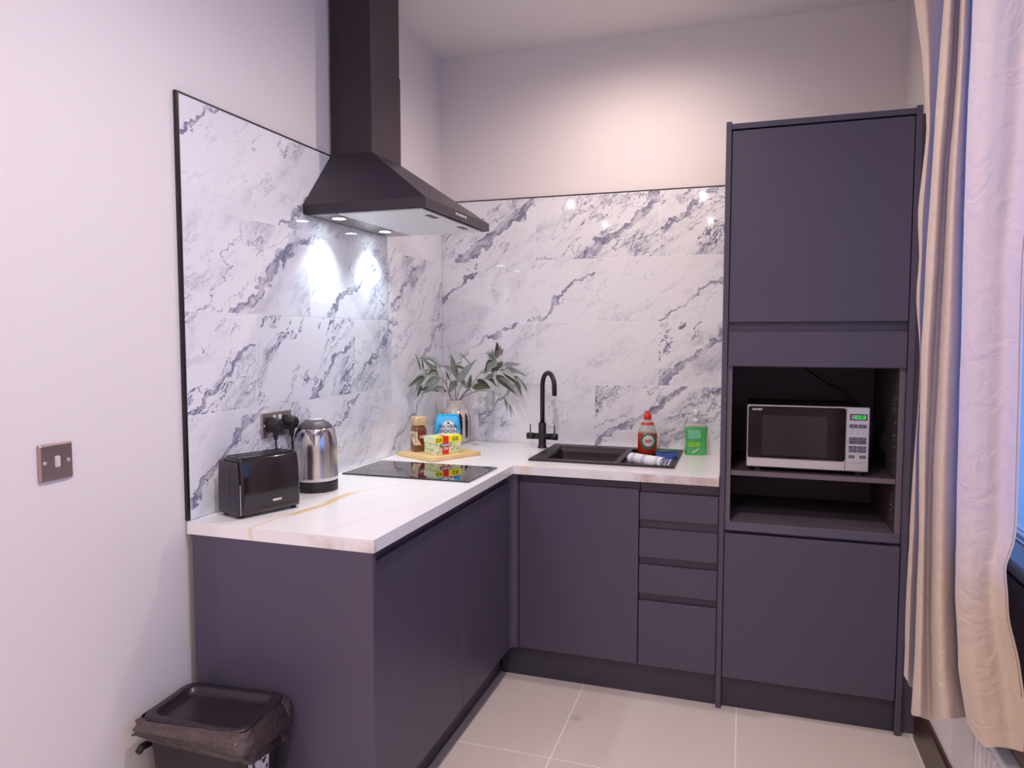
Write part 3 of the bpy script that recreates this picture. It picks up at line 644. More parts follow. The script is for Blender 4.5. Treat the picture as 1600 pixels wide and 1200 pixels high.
# ------------------------------------------------------------------ socket, plugs, switch
so = thing('double_socket', 'satin steel double socket on the left tiles above the toaster', 'socket', (skw(0, -1.357), -1.357, 1.14))
b = MB(); b.box(.0003, .0085, -1.434, -1.280, 1.098, 1.182, .002).skew(); part('face_plate', b, M_platesteel, so, world=True)
for y in (-1.374, -1.345):
    b = MB(); b.box(.0085, .0115, y-.007, y+.007, 1.156, 1.171, .001, seg=1).skew(); part('rocker_switch', b, M_white, so, world=True)
for y in (-1.424, -1.290):
    b = MB(); b.cyl((skw(.008, y), y, 1.14), (skw(.0097, y), y, 1.14), .004, n=14); part('screw', b, M_alu, so, world=True)
b = MB(); b.box(.0085, .0092, -1.405, -1.382, 1.115, 1.15).skew(); part('socket_insert', b, M_mblack, so, world=True)
ends = [[(.035, -1.398, 1.105), (.034, -1.398, 1.06), (.028, -1.397, 1.0), (.018, -1.40, .94), (.016, -1.42, .9115), (.022, -1.47, .9090), (.025, -1.49, .909)],
        [(.035, -1.312, 1.105), (.035, -1.314, 1.06), (.030, -1.335, 1.0), (.020, -1.352, .94), (.012, -1.358, .9115), (.010, -1.366, .909), (.010, -1.375, .909)]]
for i, y in enumerate((-1.398, -1.312)):
    pg = thing('mains_plug', ('black plug of the toaster in the left half of the steel socket', 'black plug of the kettle in the right half of the steel socket')[i], 'plug', (skw(.0093, y), y, 1.14), group='black plugs in the double socket')
    b = MB(); b.lathe([(.0235, 0), (.0255, .004), (.0255, .016), (.022, .022), (.0215, .034), (.018, .040), (.008, .042)], 28, Matrix.Translation((skw(.0094, y), y, 1.142)) @ Matrix.Rotation(PI/2, 4, 'Y'), sx=1.0, sy=.93)
    b.tube([(skw(.031, y), y, 1.132), (skw(.031, y), y, 1.108), (skw(.031, y), y, 1.092)], [.011, .0085, .0055], 14)
    part('plug_body', b, M_mblack, pg, world=True)
    b = MB(); q = ends[i]; q = [(x-.026, yy, z) if k < 3 else (x-.012, yy, z) for k, (x, yy, z) in enumerate(q)]; q[0] = (skw(.031, y), y, 1.094)
    q = [q[0], (q[0][0], y, 1.05)]+q[2:]
    b.tube(bez(q, 8), .0031, 10); part('cable', b, M_mblack, pg, world=True)
M_sw = plain('satin_copper_grey_plate', (.46, .36, .36), .34, 1.0, var=.04, scale=50)
xs_ = -.009-.0175*2.151
lsw = thing('light_switch', 'single satin steel light switch alone on the white wall left of the tiles', 'light switch', (xs_, -2.151, 1.143))
b = MB()
Ms = Matrix(((0, 0, 1, xs_+.0004), (1, 0, 0, -2.151), (0, 1, 0, 1.143), (0, 0, 0, 1)))
b.loft([[(x, y, 0) for x, y in rrect(.086, .086, .004)], [(x, y, .004) for x, y in rrect(.086, .086, .004)], [(x, y, .0075) for x, y in rrect(.078, .078, .003)]], M=Ms, smooth=False); part('face_plate', b, M_sw, lsw, world=True)
b = MB(); b.box(-.0055, .0065, -.013, .014, .0076, .0092, .001, M=Ms, seg=1); b.prism([(-.0045, -.0115), (.0055, -.0115), (.0055, .0125), (-.0045, .0125)], .009, .0125, M=Ms, bev=.0008); part('rocker', b, plain('pink_white_rocker', (.72, .66, .68), .3), lsw, world=True)
for s_ in (-1, 1):
    b = MB(); b.lathe([(.0045, 0), (.0045, .001), (.003, .0015)], 16, Ms @ Matrix.Translation((s_*.030, 0, .0076))); part('screw', b, M_alu, lsw, world=True)

# ------------------------------------------------------------------ chopping board and what stands on it
M_board = plain('pale_bamboo', (.80, .56, .26), .45, var=.10, scale=22)
ba = math.atan2(.247, .131); bcx, bcy = (.003+.354)/2+.010, (-.532-.426)/2
brd = solo('chopping_board', MB().prism(rrect(.280, .255, .010, 4), .0005, .0165, bev=.0015), M_board, 'pale bamboo chopping board in the worktop corner carrying the groceries', 'chopping board', (bcx, bcy, H), ba)
ZB = H+.0168
# coffee jar
ja = math.radians(-38); cj = (.093, -.490)
jr = thing('coffee_jar', 'squarish glass jar of instant coffee with gold-beige lid, left on the board', 'coffee jar', (*cj, ZB), ja)
def sqring(w_, r_, z): return [(x, y, z) for x, y in rrect(w_, w_, r_, 5)]
b = MB(); b.loft([sqring(.050, .010, 0), sqring(.056, .010, .004), sqring(.0575, .010, .02), sqring(.0575, .010, .100), sqring(.055, .012, .108), sqring(.048, .014, .112), sqring(.048, .014, .116)]); jb = part('jar_body', b, plain('coffee_granules_behind_glass', (.20, .070, .030), .18, var=.6, scale=300, coat=.6), jr)
b = MB(); b.loft([sqring(.055, .009, .1162), sqring(.058, .010, .118), sqring(.0575, .010, .150), sqring(.055, .010, .154), sqring(.050, .010, .1550)]); part('lid', b, plain('gold_beige_lid', (.70, .52, .30), .35, .2), jr)
M_lab = plain('cream_label', (.74, .62, .42), .5); M_dred = plain('dark_red_label', (.22, .025, .03), .4)
# label on the left face (-x local side turned to camera) and the front face
b = MB(); b.prism([(-.022, .090), (.0285, .090), (.0285, .030), (.012, .030), (-.004, .045), (-.012, .066), (-.022, .076)], 0, .0006, M=frame((0, -.0288, 0), (1, 0, 0), (0, 0, 1))); part('cream_label', b, M_lab, jr)
b = MB(); b.prism([(-.0285, .094), (.020, .094), (.024, .030), (-.0285, .030)], 0, .0006, M=frame((.0288, 0, 0), (0, 1, 0), (0, 0, 1))); part('red_label', b, M_dred, jr)
b = MB(); b.prism([(-.028, .030), (.0, .030), (-.018, .060), (-.020, .092), (-.028, .092)], 0, .0004, M=frame((.0295, 0, 0), (0, 1, 0), (0, 0, 1))); part('cream_label', b, M_lab, jr)
part('lettering', text_mb('NES', .018, frame((.0300, .004, .066), (0, 1, 0), (0, 0, 1)), .0005, .0002, .026), M_white, jr, recalc=False)
b = MB(); b.box(-.014, .020, -.0300, -.0293, .078, .080); b.box(-.012, .020, -.0300, -.0293, .072, .0745); b.box(-.012, .020, -.0300, -.0293, .066, .068); part('small_print', b, M_dgrey, jr)
# sugar bag
sa = math.radians(-16)+.12; 
sg = thing('sugar_bag', 'bright blue paper sugar bag standing behind the tea box', 'sugar bag', (.184, -.372, ZB), .34)
M_blue = plain('sky_blue_paper', (.03, .42, .78), .45, var=.12, scale=14, bump=.25, bscale=30)
def bagring(w_, d_, z, j=0): 
    P = rrect(w_, d_, .010, 4); return [(x+.0015*math.sin(9*x/.01+z*90+j), y+.0015*math.cos(7*x/.01+z*70), z) for x, y in P]
b = MB(); b.loft([bagring(.104, .066, 0), bagring(.112, .072, .010), bagring(.116, .072, .07), bagring(.113, .068, .11), bagring(.106, .050, .135), bagring(.098, .024, .150), bagring(.097, .012, .152)])
bg = part('paper_bag', b, M_blue, sg)
b = MB(); b.loft([[(x, y, z) for x, y in rrect(.096, .016, .004, 3)] for z in (.1515, .156)]); part('folded_top', b, plain('aqua_blue_fold', (.02, .55, .80), .4), sg)
b = MB(); n_ = 20; b.prism([(.029*math.cos(PI*k/n_), .027*math.sin(PI*k/n_)+.104) for k in range(n_+1)]+[(-.046, .080), (-.048, .030), (.048, .030), (.046, .080)], 0, .0006, M=frame((.006, -.0375, 0), (1, 0, 0), (0, 0, 1))); part('white_dome_label', b, M_white, sg)
M_navy = plain('navy_ink', (.012, .02, .16), .5)
part('lettering', text_mb('SILVER', .0215, frame((.004, -.0392, .1035), (1, 0, 0), (0, 0, 1)), .0002, .0004, .084), M_navy, sg, recalc=False)
part('lettering', text_mb('SPOON', .0215, frame((.002, -.0392, .0822), (1, 0, 0), (0, 0, 1)), .0002, .0004, .088), M_navy, sg, recalc=False)
b = MB(); b.lathe([(0, 0), (.005, 0), (.005, .0004)], 12, frame((.006, -.0386, .1205), (1, 0, 0), (0, 0, 1))); part('emblem', b, M_navy, sg)
# tea box
tx = thing('tea_box', 'green and red tea box with yellow price band at the front of the board', 'tea box', (.217, -.5035, ZB), math.atan2(.119, .071))
M_tea = N('illustrated_tea_card'); gg = M_tea.n('ShaderNodeTexCoord').outputs['Object']
cc = M_tea.mix(M_tea.step(M_tea.noise(gg, 60, 3), .42, .5), (.42, .60, .22), (.74, .82, .50)); cc = M_tea.mix(M_tea.step(M_tea.noise(gg, 95, 2), .60, .64), cc, (.62, .35, .30))
M_tea.set(Base_Color=cc, Roughness=.4); M_tea = M_tea.m
M_cream = plain('pale_green_card', (.78, .86, .56), .4); M_yel = plain('yellow_band', (.93, .93, .02), .4); M_pr = plain('bright_red_card', (.85, .02, .02), .4)
b = MB(); b.box(-.0695, .0695, -.0425, .0425, 0, .0765, .001, seg=1); tbx = part('carton', b, M_tea, tx)
b = MB(); b.box(-.0705, .0705, -.0431, .0431, .050, .0772, .001, seg=1); part('pale_top_card', b, M_cream, tx)
b = MB(); b.box(-.0706, .0706, -.0436, .0, .0505, .0776); part('price_band', b, M_yel, tx)
b = MB(); b.box(-.033+.002, .000, -.0441, -.0005, .0500, .0780); part('red_panel', b, M_pr, tx)
b = MB(); b.box(-.032, .001, -.0430, -.0420, .0005, .0505); part('red_stripe', b, M_pr, tx)
b = MB(); b.box(-.0714, -.0700, -.0425, .0425, .0505, .0776); part('pale_end', b, M_cream, tx)
for xx in (-.052, .036):
    part('price', text_mb('£2.35', .0215, frame((xx, -.0442, .0635), (1, 0, 0), (0, 0, 1)), .0003, .0004, .031), M_navy if 0 else M_trim, tx, recalc=False)
b = MB(); b.box(-.044, .014, -.0437, -.0425, .0330, .0470); part('black_label', b, M_trim, tx)
part('lettering', text_mb('YORKSHIRE', .0140, frame((-.015, -.0441, .0400), (1, 0, 0), (0, 0, 1)), .0004, .0003, .054), M_white, tx, recalc=False)
part('lettering', text_mb('TEA', .0165, frame((-.015, -.0437, .0245), (1, 0, 0), (0, 0, 1)), .0006, .0004, .024), M_white, tx, recalc=False)
b = MB(); b.lathe([(0, 0), (.009, 0), (.009, .0006)], 18, frame((-.059, -.0430, .018), (1, 0, 0), (0, 0, 1))); part('daisy_print', b, M_white, tx)
b = MB(); b.lathe([(0, 0), (.008, 0), (.008, .0006)], 18, frame((-.0700, .01, .026), (0, -1, 0), (0, 0, 1))); part('daisy_print', b, M_white, tx)

# ------------------------------------------------------------------ vase and foliage
vs_ = thing('ceramic_vase', 'cream vase with tall black oval flutes in the worktop corner', 'vase', (.106, -.084, H))
M_cer = plain('cream_glaze', (.66, .60, .56), .16, 0, var=.10, scale=18, coat=.5)
prof = [(.050, 0), (.064, .004), (.070, .015), (.073, .04), (.074, .08), (.073, .12), (.068, .142), (.058, .158), (.050, .168), (.0465, .182), (.0455, .205), (.0470, .212), (.0440, .213), (.0425, .205), (.043, .17)]
b = MB(); b.lathe(prof, 64, cap=False); b.lathe([(0, .1), (.04, .1)], 24, cap=False); vb = part('body', b, M_cer, vs_)
def rad(z):
    for (r0, z0), (r1, z1) in zip(prof, prof[1:]):
        if z0 <= z <= z1: return r0+(r1-r0)*(z-z0)/(z1-z0)
    return .05
for k in range(12):
    a0 = 2*PI*k/12+.18; rows_ = []
    for i in range(15):
        tt = i/14; z = .022+tt*.130; wdt = .155*math.sqrt(max(0, 1-abs(2*tt-1)**4))+.002
        rows_.append([((rad(z)+.0010*(1-(s_*s_)))*math.cos(a0+s_*wdt), (rad(z)+.0010*(1-(s_*s_)))*math.sin(a0+s_*wdt), z) for s_ in (-1, -.5, 0, .5, 1)])
    b = MB(); b.grid(rows_); part('black_flute', b, M_black, vs_)

LEAFM = [plain('pale_sage_leaf', (.34, .38, .38), .5, var=.22, scale=25), plain('grey_green_leaf', (.22, .25, .21), .5, var=.25, scale=25), plain('dark_olive_leaf', (.075, .085, .045), .5, var=.35, scale=25)]
M_stem = plain('brown_green_stem', (.13, .12, .07), .5)
LEAVES=[
('L',(0.150,-0.376,1.303),(0.068,-0.388,1.341),0.046,0),
('L',(0.129,-0.368,1.282),(0.074,-0.376,1.328),0.036,1),
('L',(0.128,-0.352,1.271),(0.092,-0.398,1.257),0.036,2),
('L',(0.155,-0.389,1.247),(0.075,-0.381,1.214),0.046,1),
('L',(0.076,-0.374,1.260),(0.009,-0.408,1.194),0.041,0),
('L',(0.129,-0.330,1.202),(0.039,-0.347,1.164),0.042,0),
('L',(0.159,-0.340,1.172),(0.107,-0.356,1.198),0.026,0),
('L',(0.048,-0.352,1.206),(0.037,-0.391,1.149),0.016,2),
('L',(0.071,-0.352,1.275),(-0.030,-0.341,1.172),0.031,0),
('L',(0.142,-0.359,1.297),(0.175,-0.357,1.230),0.031,0),
('L',(0.053,-0.350,1.280),(0.066,-0.395,1.346),0.008,2),
('C',(0.131,-0.145,1.233),(0.109,-0.153,1.352),0.038,1),
('C',(0.148,-0.172,1.208),(0.275,-0.220,1.330),0.044,0),
('C',(0.129,-0.138,1.217),(0.097,-0.155,1.151),0.050,1),
('C',(0.162,-0.147,1.223),(0.210,-0.135,1.163),0.033,0),
('C',(0.133,-0.147,1.289),(0.186,-0.133,1.272),0.022,2),
('C',(0.220,-0.166,1.296),(0.150,-0.160,1.360),0.005,2),
('C',(0.209,-0.163,1.187),(0.215,-0.148,1.252),0.024,2),
('C',(0.140,-0.137,1.233),(0.152,-0.180,1.285),0.017,0),
('C',(0.124,-0.182,1.268),(0.092,-0.217,1.296),0.027,0),
('R',(0.326,-0.102,1.328),(0.344,-0.122,1.407),0.033,1),
('R',(0.316,-0.122,1.336),(0.323,-0.151,1.377),0.014,0),
('R',(0.359,-0.130,1.340),(0.383,-0.153,1.378),0.013,1),
('R',(0.339,-0.139,1.318),(0.294,-0.148,1.337),0.022,0),
('R',(0.317,-0.125,1.323),(0.266,-0.112,1.251),0.043,2),
('R',(0.366,-0.119,1.296),(0.447,-0.104,1.296),0.032,0),
('R',(0.369,-0.109,1.279),(0.465,-0.089,1.253),0.038,0),
('R',(0.361,-0.120,1.274),(0.453,-0.158,1.219),0.038,0),
('R',(0.328,-0.108,1.246),(0.420,-0.091,1.154),0.049,2),
('R',(0.419,-0.106,1.242),(0.493,-0.116,1.174),0.027,2),
('R',(0.426,-0.117,1.221),(0.476,-0.152,1.155),0.024,2),
('R',(0.288,-0.110,1.245),(0.335,-0.120,1.192),0.025,2),
('R',(0.326,-0.143,1.248),(0.294,-0.188,1.228),0.032,0),
('S',(0.233,-0.119,1.223),(0.299,-0.099,1.179),0.038,2),
('S',(0.227,-0.165,1.187),(0.323,-0.159,1.184),0.041,2),
('R',(0.338,-0.135,1.296),(0.329,-0.175,1.255),0.038,2),
('R',(0.374,-0.142,1.313),(0.339,-0.139,1.264),0.032,2),
('R',(0.363,-0.108,1.268),(0.429,-0.155,1.218),0.033,2),
('D',(0.310,-0.163,1.168),(0.310,-0.210,1.043),0.043,0),
('D',(0.331,-0.157,1.173),(0.337,-0.184,1.052),0.024,0),
('D',(0.387,-0.147,1.136),(0.392,-0.129,1.075),0.016,1),
('D',(0.412,-0.170,1.112),(0.419,-0.150,1.045),0.008,1),
('D',(0.427,-0.181,1.108),(0.458,-0.226,1.060),0.005,1),
]
STEMS=[
('L',[(0.094,-0.100,1.118),(0.107,-0.200,1.198),(0.124,-0.330,1.249),(0.112,-0.380,1.282)]),
('L',[(0.106,-0.100,1.119),(0.129,-0.250,1.175),(0.133,-0.340,1.202),(0.095,-0.380,1.183)]),
('L',[(0.107,-0.200,1.198),(0.139,-0.300,1.279),(0.132,-0.360,1.312)]),
('C',[(0.121,-0.100,1.119),(0.134,-0.150,1.217),(0.151,-0.170,1.279)]),
('C',[(0.127,-0.100,1.119),(0.163,-0.150,1.196),(0.221,-0.170,1.296)]),
('R',[(0.142,-0.100,1.120),(0.204,-0.120,1.195),(0.255,-0.130,1.257),(0.301,-0.130,1.296),(0.342,-0.130,1.334)]),
('R',[(0.255,-0.130,1.257),(0.313,-0.130,1.269),(0.382,-0.130,1.270),(0.430,-0.130,1.238)]),
('S',[(0.148,-0.100,1.120),(0.214,-0.130,1.193),(0.282,-0.140,1.236)]),
('D',[(0.154,-0.100,1.120),(0.224,-0.140,1.164),(0.321,-0.170,1.174),(0.384,-0.170,1.143),(0.423,-0.170,1.101)]),
]
CURT=[
[(1.852,-1.220,2.513),(1.878,-1.270,2.483),(1.918,-1.240,2.491),(1.974,-1.170,2.519),(1.921,-1.360,2.427),(1.924,-1.420,2.395),(1.954,-1.365,2.419),(1.944,-1.440,2.381),(1.955,-1.430,2.385),(1.997,-1.330,2.430),(1.931,-1.550,2.325),(1.942,-1.620,2.286),(1.973,-1.635,2.273),(2.008,-1.635,2.267),(2.025,-1.660,2.251),(2.031,-1.690,2.234)],
[(1.865,-1.220,2.414),(1.885,-1.270,2.387),(1.920,-1.240,2.396),(1.971,-1.170,2.422),(1.919,-1.360,2.339),(1.921,-1.420,2.309),(1.950,-1.365,2.331),(1.941,-1.440,2.297),(1.953,-1.430,2.299),(1.997,-1.330,2.341),(1.931,-1.550,2.245),(1.941,-1.620,2.210),(1.972,-1.635,2.198),(2.006,-1.635,2.192),(2.022,-1.660,2.178),(2.029,-1.690,2.162)],
[(1.878,-1.220,2.315),(1.892,-1.270,2.291),(1.922,-1.240,2.300),(1.969,-1.170,2.324),(1.917,-1.360,2.249),(1.918,-1.420,2.223),(1.945,-1.365,2.243),(1.938,-1.440,2.211),(1.952,-1.430,2.214),(1.996,-1.330,2.251),(1.930,-1.550,2.165),(1.940,-1.620,2.133),(1.970,-1.635,2.122),(2.004,-1.635,2.117),(2.020,-1.660,2.104),(2.026,-1.690,2.090)],
[(1.899,-1.220,2.182),(1.904,-1.270,2.163),(1.925,-1.240,2.171),(1.964,-1.170,2.193),(1.912,-1.360,2.129),(1.915,-1.420,2.106),(1.944,-1.365,2.123),(1.937,-1.440,2.096),(1.951,-1.430,2.098),(1.996,-1.330,2.130),(1.930,-1.550,2.056),(1.939,-1.620,2.029),(1.968,-1.635,2.020),(2.001,-1.635,2.016),(2.017,-1.660,2.005),(2.023,-1.690,1.993)],
[(1.909,-1.220,2.083),(1.909,-1.270,2.066),(1.926,-1.240,2.074),(1.961,-1.170,2.093),(1.909,-1.360,2.038),(1.913,-1.420,2.018),(1.942,-1.365,2.033),(1.936,-1.440,2.009),(1.950,-1.430,2.011),(1.995,-1.330,2.038),(1.929,-1.550,1.974),(1.938,-1.620,1.951),(1.967,-1.635,1.943),(1.999,-1.635,1.940),(2.015,-1.660,1.930),(2.020,-1.690,1.920)],
[(1.918,-1.220,1.983),(1.914,-1.270,1.970),(1.927,-1.240,1.977),(1.958,-1.170,1.993),(1.907,-1.360,1.946),(1.910,-1.420,1.929),(1.939,-1.365,1.942),(1.933,-1.440,1.922),(1.949,-1.430,1.923),(1.995,-1.330,1.946),(1.929,-1.550,1.892),(1.937,-1.620,1.872),(1.965,-1.635,1.866),(1.997,-1.635,1.863),(2.012,-1.660,1.855),(2.017,-1.690,1.846)],
[(1.913,-1.220,1.884),(1.910,-1.270,1.873),(1.924,-1.240,1.878),(1.956,-1.170,1.892),(1.905,-1.360,1.853),(1.907,-1.420,1.840),(1.934,-1.365,1.850),(1.930,-1.440,1.833),(1.948,-1.430,1.834),(1.995,-1.330,1.853),(1.929,-1.550,1.809),(1.936,-1.620,1.793),(1.963,-1.635,1.788),(1.994,-1.635,1.785),(2.009,-1.660,1.779),(2.013,-1.690,1.772)],
[(1.906,-1.220,1.767),(1.905,-1.270,1.759),(1.920,-1.240,1.763),(1.954,-1.170,1.773),(1.902,-1.360,1.744),(1.905,-1.420,1.734),(1.933,-1.365,1.742),(1.930,-1.440,1.730),(1.948,-1.430,1.730),(1.996,-1.330,1.744),(1.930,-1.550,1.711),(1.936,-1.620,1.700),(1.962,-1.635,1.696),(1.991,-1.635,1.694),(2.005,-1.660,1.689),(2.009,-1.690,1.684)],
[(1.912,-1.220,1.649),(1.907,-1.270,1.644),(1.919,-1.240,1.646),(1.950,-1.170,1.653),(1.899,-1.360,1.634),(1.903,-1.420,1.628),(1.931,-1.365,1.633),(1.929,-1.440,1.625),(1.949,-1.430,1.625),(1.997,-1.330,1.634),(1.931,-1.550,1.613),(1.935,-1.620,1.605),(1.960,-1.635,1.603),(1.988,-1.635,1.602),(2.001,-1.660,1.599),(2.005,-1.690,1.596)],
[(1.909,-1.220,1.530),(1.905,-1.270,1.528),(1.917,-1.240,1.529),(1.948,-1.170,1.532),(1.898,-1.360,1.523),(1.901,-1.420,1.521),(1.929,-1.365,1.523),(1.929,-1.440,1.519),(1.950,-1.430,1.519),(2.000,-1.330,1.523),(1.933,-1.550,1.514),(1.938,-1.620,1.510),(1.962,-1.635,1.509),(1.990,-1.635,1.509),(2.003,-1.660,1.507),(2.006,-1.690,1.506)],
[(1.921,-1.220,1.410),(1.912,-1.270,1.411),(1.920,-1.240,1.410),(1.947,-1.170,1.410),(1.896,-1.360,1.412),(1.899,-1.420,1.412),(1.927,-1.365,1.412),(1.928,-1.440,1.413),(1.951,-1.430,1.413),(2.001,-1.330,1.412),(1.935,-1.550,1.414),(1.939,-1.620,1.415),(1.964,-1.635,1.415),(1.992,-1.635,1.415),(2.004,-1.660,1.415),(2.008,-1.690,1.416)],
[(1.923,-1.220,1.307),(1.914,-1.270,1.310),(1.921,-1.240,1.308),(1.947,-1.170,1.304),(1.897,-1.360,1.315),(1.899,-1.420,1.319),(1.926,-1.365,1.316),(1.928,-1.440,1.321),(1.951,-1.430,1.321),(2.002,-1.330,1.315),(1.935,-1.550,1.328),(1.940,-1.620,1.332),(1.964,-1.635,1.334),(1.993,-1.635,1.334),(2.006,-1.660,1.336),(2.009,-1.690,1.338)],
[(1.920,-1.220,1.168),(1.912,-1.270,1.174),(1.921,-1.240,1.170),(1.949,-1.170,1.162),(1.899,-1.360,1.185),(1.899,-1.420,1.193),(1.924,-1.365,1.187),(1.927,-1.440,1.197),(1.952,-1.430,1.197),(2.003,-1.330,1.186),(1.937,-1.550,1.212),(1.941,-1.620,1.221),(1.966,-1.635,1.224),(1.995,-1.635,1.226),(2.007,-1.660,1.229),(2.011,-1.690,1.233)],
[(1.916,-1.220,1.027),(1.912,-1.270,1.037),(1.924,-1.240,1.032),(1.955,-1.170,1.020),(1.903,-1.360,1.055),(1.902,-1.420,1.066),(1.925,-1.365,1.057),(1.928,-1.440,1.072),(1.954,-1.430,1.072),(2.006,-1.330,1.055),(1.939,-1.550,1.095),(1.943,-1.620,1.109),(1.968,-1.635,1.114),(1.996,-1.635,1.116),(2.009,-1.660,1.122),(2.012,-1.690,1.128)],
[(1.914,-1.220,0.921),(1.912,-1.270,0.933),(1.926,-1.240,0.927),(1.958,-1.170,0.912),(1.906,-1.360,0.956),(1.904,-1.420,0.971),(1.926,-1.365,0.959),(1.930,-1.440,0.978),(1.956,-1.430,0.978),(2.008,-1.330,0.957),(1.941,-1.550,1.007),(1.945,-1.620,1.025),(1.969,-1.635,1.031),(1.997,-1.635,1.033),(2.010,-1.660,1.040),(2.013,-1.690,1.048)],
[(1.914,-1.220,0.868),(1.911,-1.270,0.881),(1.926,-1.240,0.874),(1.958,-1.170,0.858),(1.907,-1.360,0.906),(1.904,-1.420,0.923),(1.927,-1.365,0.909),(1.931,-1.440,0.931),(1.957,-1.430,0.930),(2.009,-1.330,0.907),(1.942,-1.550,0.962),(1.945,-1.620,0.982),(1.968,-1.635,0.989),(1.995,-1.635,0.991),(2.007,-1.660,0.999),(2.010,-1.690,1.008)],
[(1.913,-1.220,0.832),(1.911,-1.270,0.846),(1.926,-1.240,0.839),(1.959,-1.170,0.821),(1.907,-1.360,0.873),(1.905,-1.420,0.890),(1.928,-1.365,0.876),(1.932,-1.440,0.899),(1.957,-1.430,0.899),(2.010,-1.330,0.874),(1.942,-1.550,0.933),(1.944,-1.620,0.954),(1.966,-1.635,0.960),(1.991,-1.635,0.963),(2.001,-1.660,0.971),(2.003,-1.690,0.980)],
[(1.913,-1.220,0.796),(1.911,-1.270,0.812),(1.926,-1.240,0.804),(1.959,-1.170,0.785),(1.907,-1.360,0.839),(1.906,-1.420,0.858),(1.929,-1.365,0.843),(1.933,-1.440,0.867),(1.958,-1.430,0.867),(2.011,-1.330,0.841),(1.943,-1.550,0.903),(1.943,-1.620,0.925),(1.963,-1.635,0.932),(1.987,-1.635,0.934),(1.997,-1.660,0.943),(1.998,-1.690,0.953)],
[(1.912,-1.220,0.724),(1.910,-1.270,0.741),(1.926,-1.240,0.733),(1.959,-1.170,0.712),(1.907,-1.360,0.773),(1.907,-1.420,0.794),(1.931,-1.365,0.777),(1.934,-1.440,0.804),(1.960,-1.430,0.803),(2.012,-1.330,0.774),(1.944,-1.550,0.844),(1.946,-1.620,0.868),(1.966,-1.635,0.876),(1.991,-1.635,0.879),(2.001,-1.660,0.889),(2.003,-1.690,0.899)],
[(1.911,-1.220,0.652),(1.910,-1.270,0.671),(1.925,-1.240,0.661),(1.959,-1.170,0.639),(1.907,-1.360,0.705),(1.908,-1.420,0.729),(1.933,-1.365,0.711),(1.937,-1.440,0.740),(1.964,-1.430,0.740),(2.018,-1.330,0.708),(1.949,-1.550,0.784),(1.950,-1.620,0.811),(1.971,-1.635,0.820),(1.996,-1.635,0.823),(2.006,-1.660,0.834),(2.008,-1.690,0.846)],
[(1.912,-1.220,0.579),(1.910,-1.270,0.600),(1.925,-1.240,0.590),(1.958,-1.170,0.565),(1.907,-1.360,0.638),(1.908,-1.420,0.663),(1.936,-1.365,0.644),(1.940,-1.440,0.676),(1.968,-1.430,0.676),(2.023,-1.330,0.641),(1.954,-1.550,0.724),(1.956,-1.620,0.754),(1.980,-1.635,0.764),(2.007,-1.635,0.768),(2.018,-1.660,0.780),(2.021,-1.690,0.793)],
[(1.912,-1.220,0.507),(1.910,-1.270,0.529),(1.924,-1.240,0.518),(1.958,-1.170,0.491),(1.906,-1.360,0.570),(1.909,-1.420,0.598),(1.938,-1.365,0.577),(1.944,-1.440,0.612),(1.973,-1.430,0.612),(2.028,-1.330,0.574),(1.958,-1.550,0.665),(1.962,-1.620,0.697),(1.987,-1.635,0.708),(2.016,-1.635,0.712),(2.029,-1.660,0.726),(2.032,-1.690,0.740)],
[(1.912,-1.220,0.497),(1.910,-1.270,0.504),(1.924,-1.240,0.478),(1.956,-1.170,0.438),(1.903,-1.360,0.460),(1.911,-1.420,0.481),(1.945,-1.365,0.451),(1.955,-1.440,0.494),(1.988,-1.430,0.498),(2.047,-1.330,0.455),(1.978,-1.550,0.549),(1.990,-1.620,0.536),(2.015,-1.635,0.545),(2.043,-1.635,0.544),(2.055,-1.660,0.555),(2.058,-1.690,0.569)],
]
GL = {'L': 'eucalyptus stem arching left and forward with broad pale grey leaves', 'C': 'upright eucalyptus stem in the middle of the vase', 'R': 'bushiest eucalyptus stem rising to the right with dark and pale leaves',
      'S': 'short eucalyptus stem with two olive leaves low on the right', 'D': 'drooping eucalyptus stem with hanging leaves nearest the tap'}
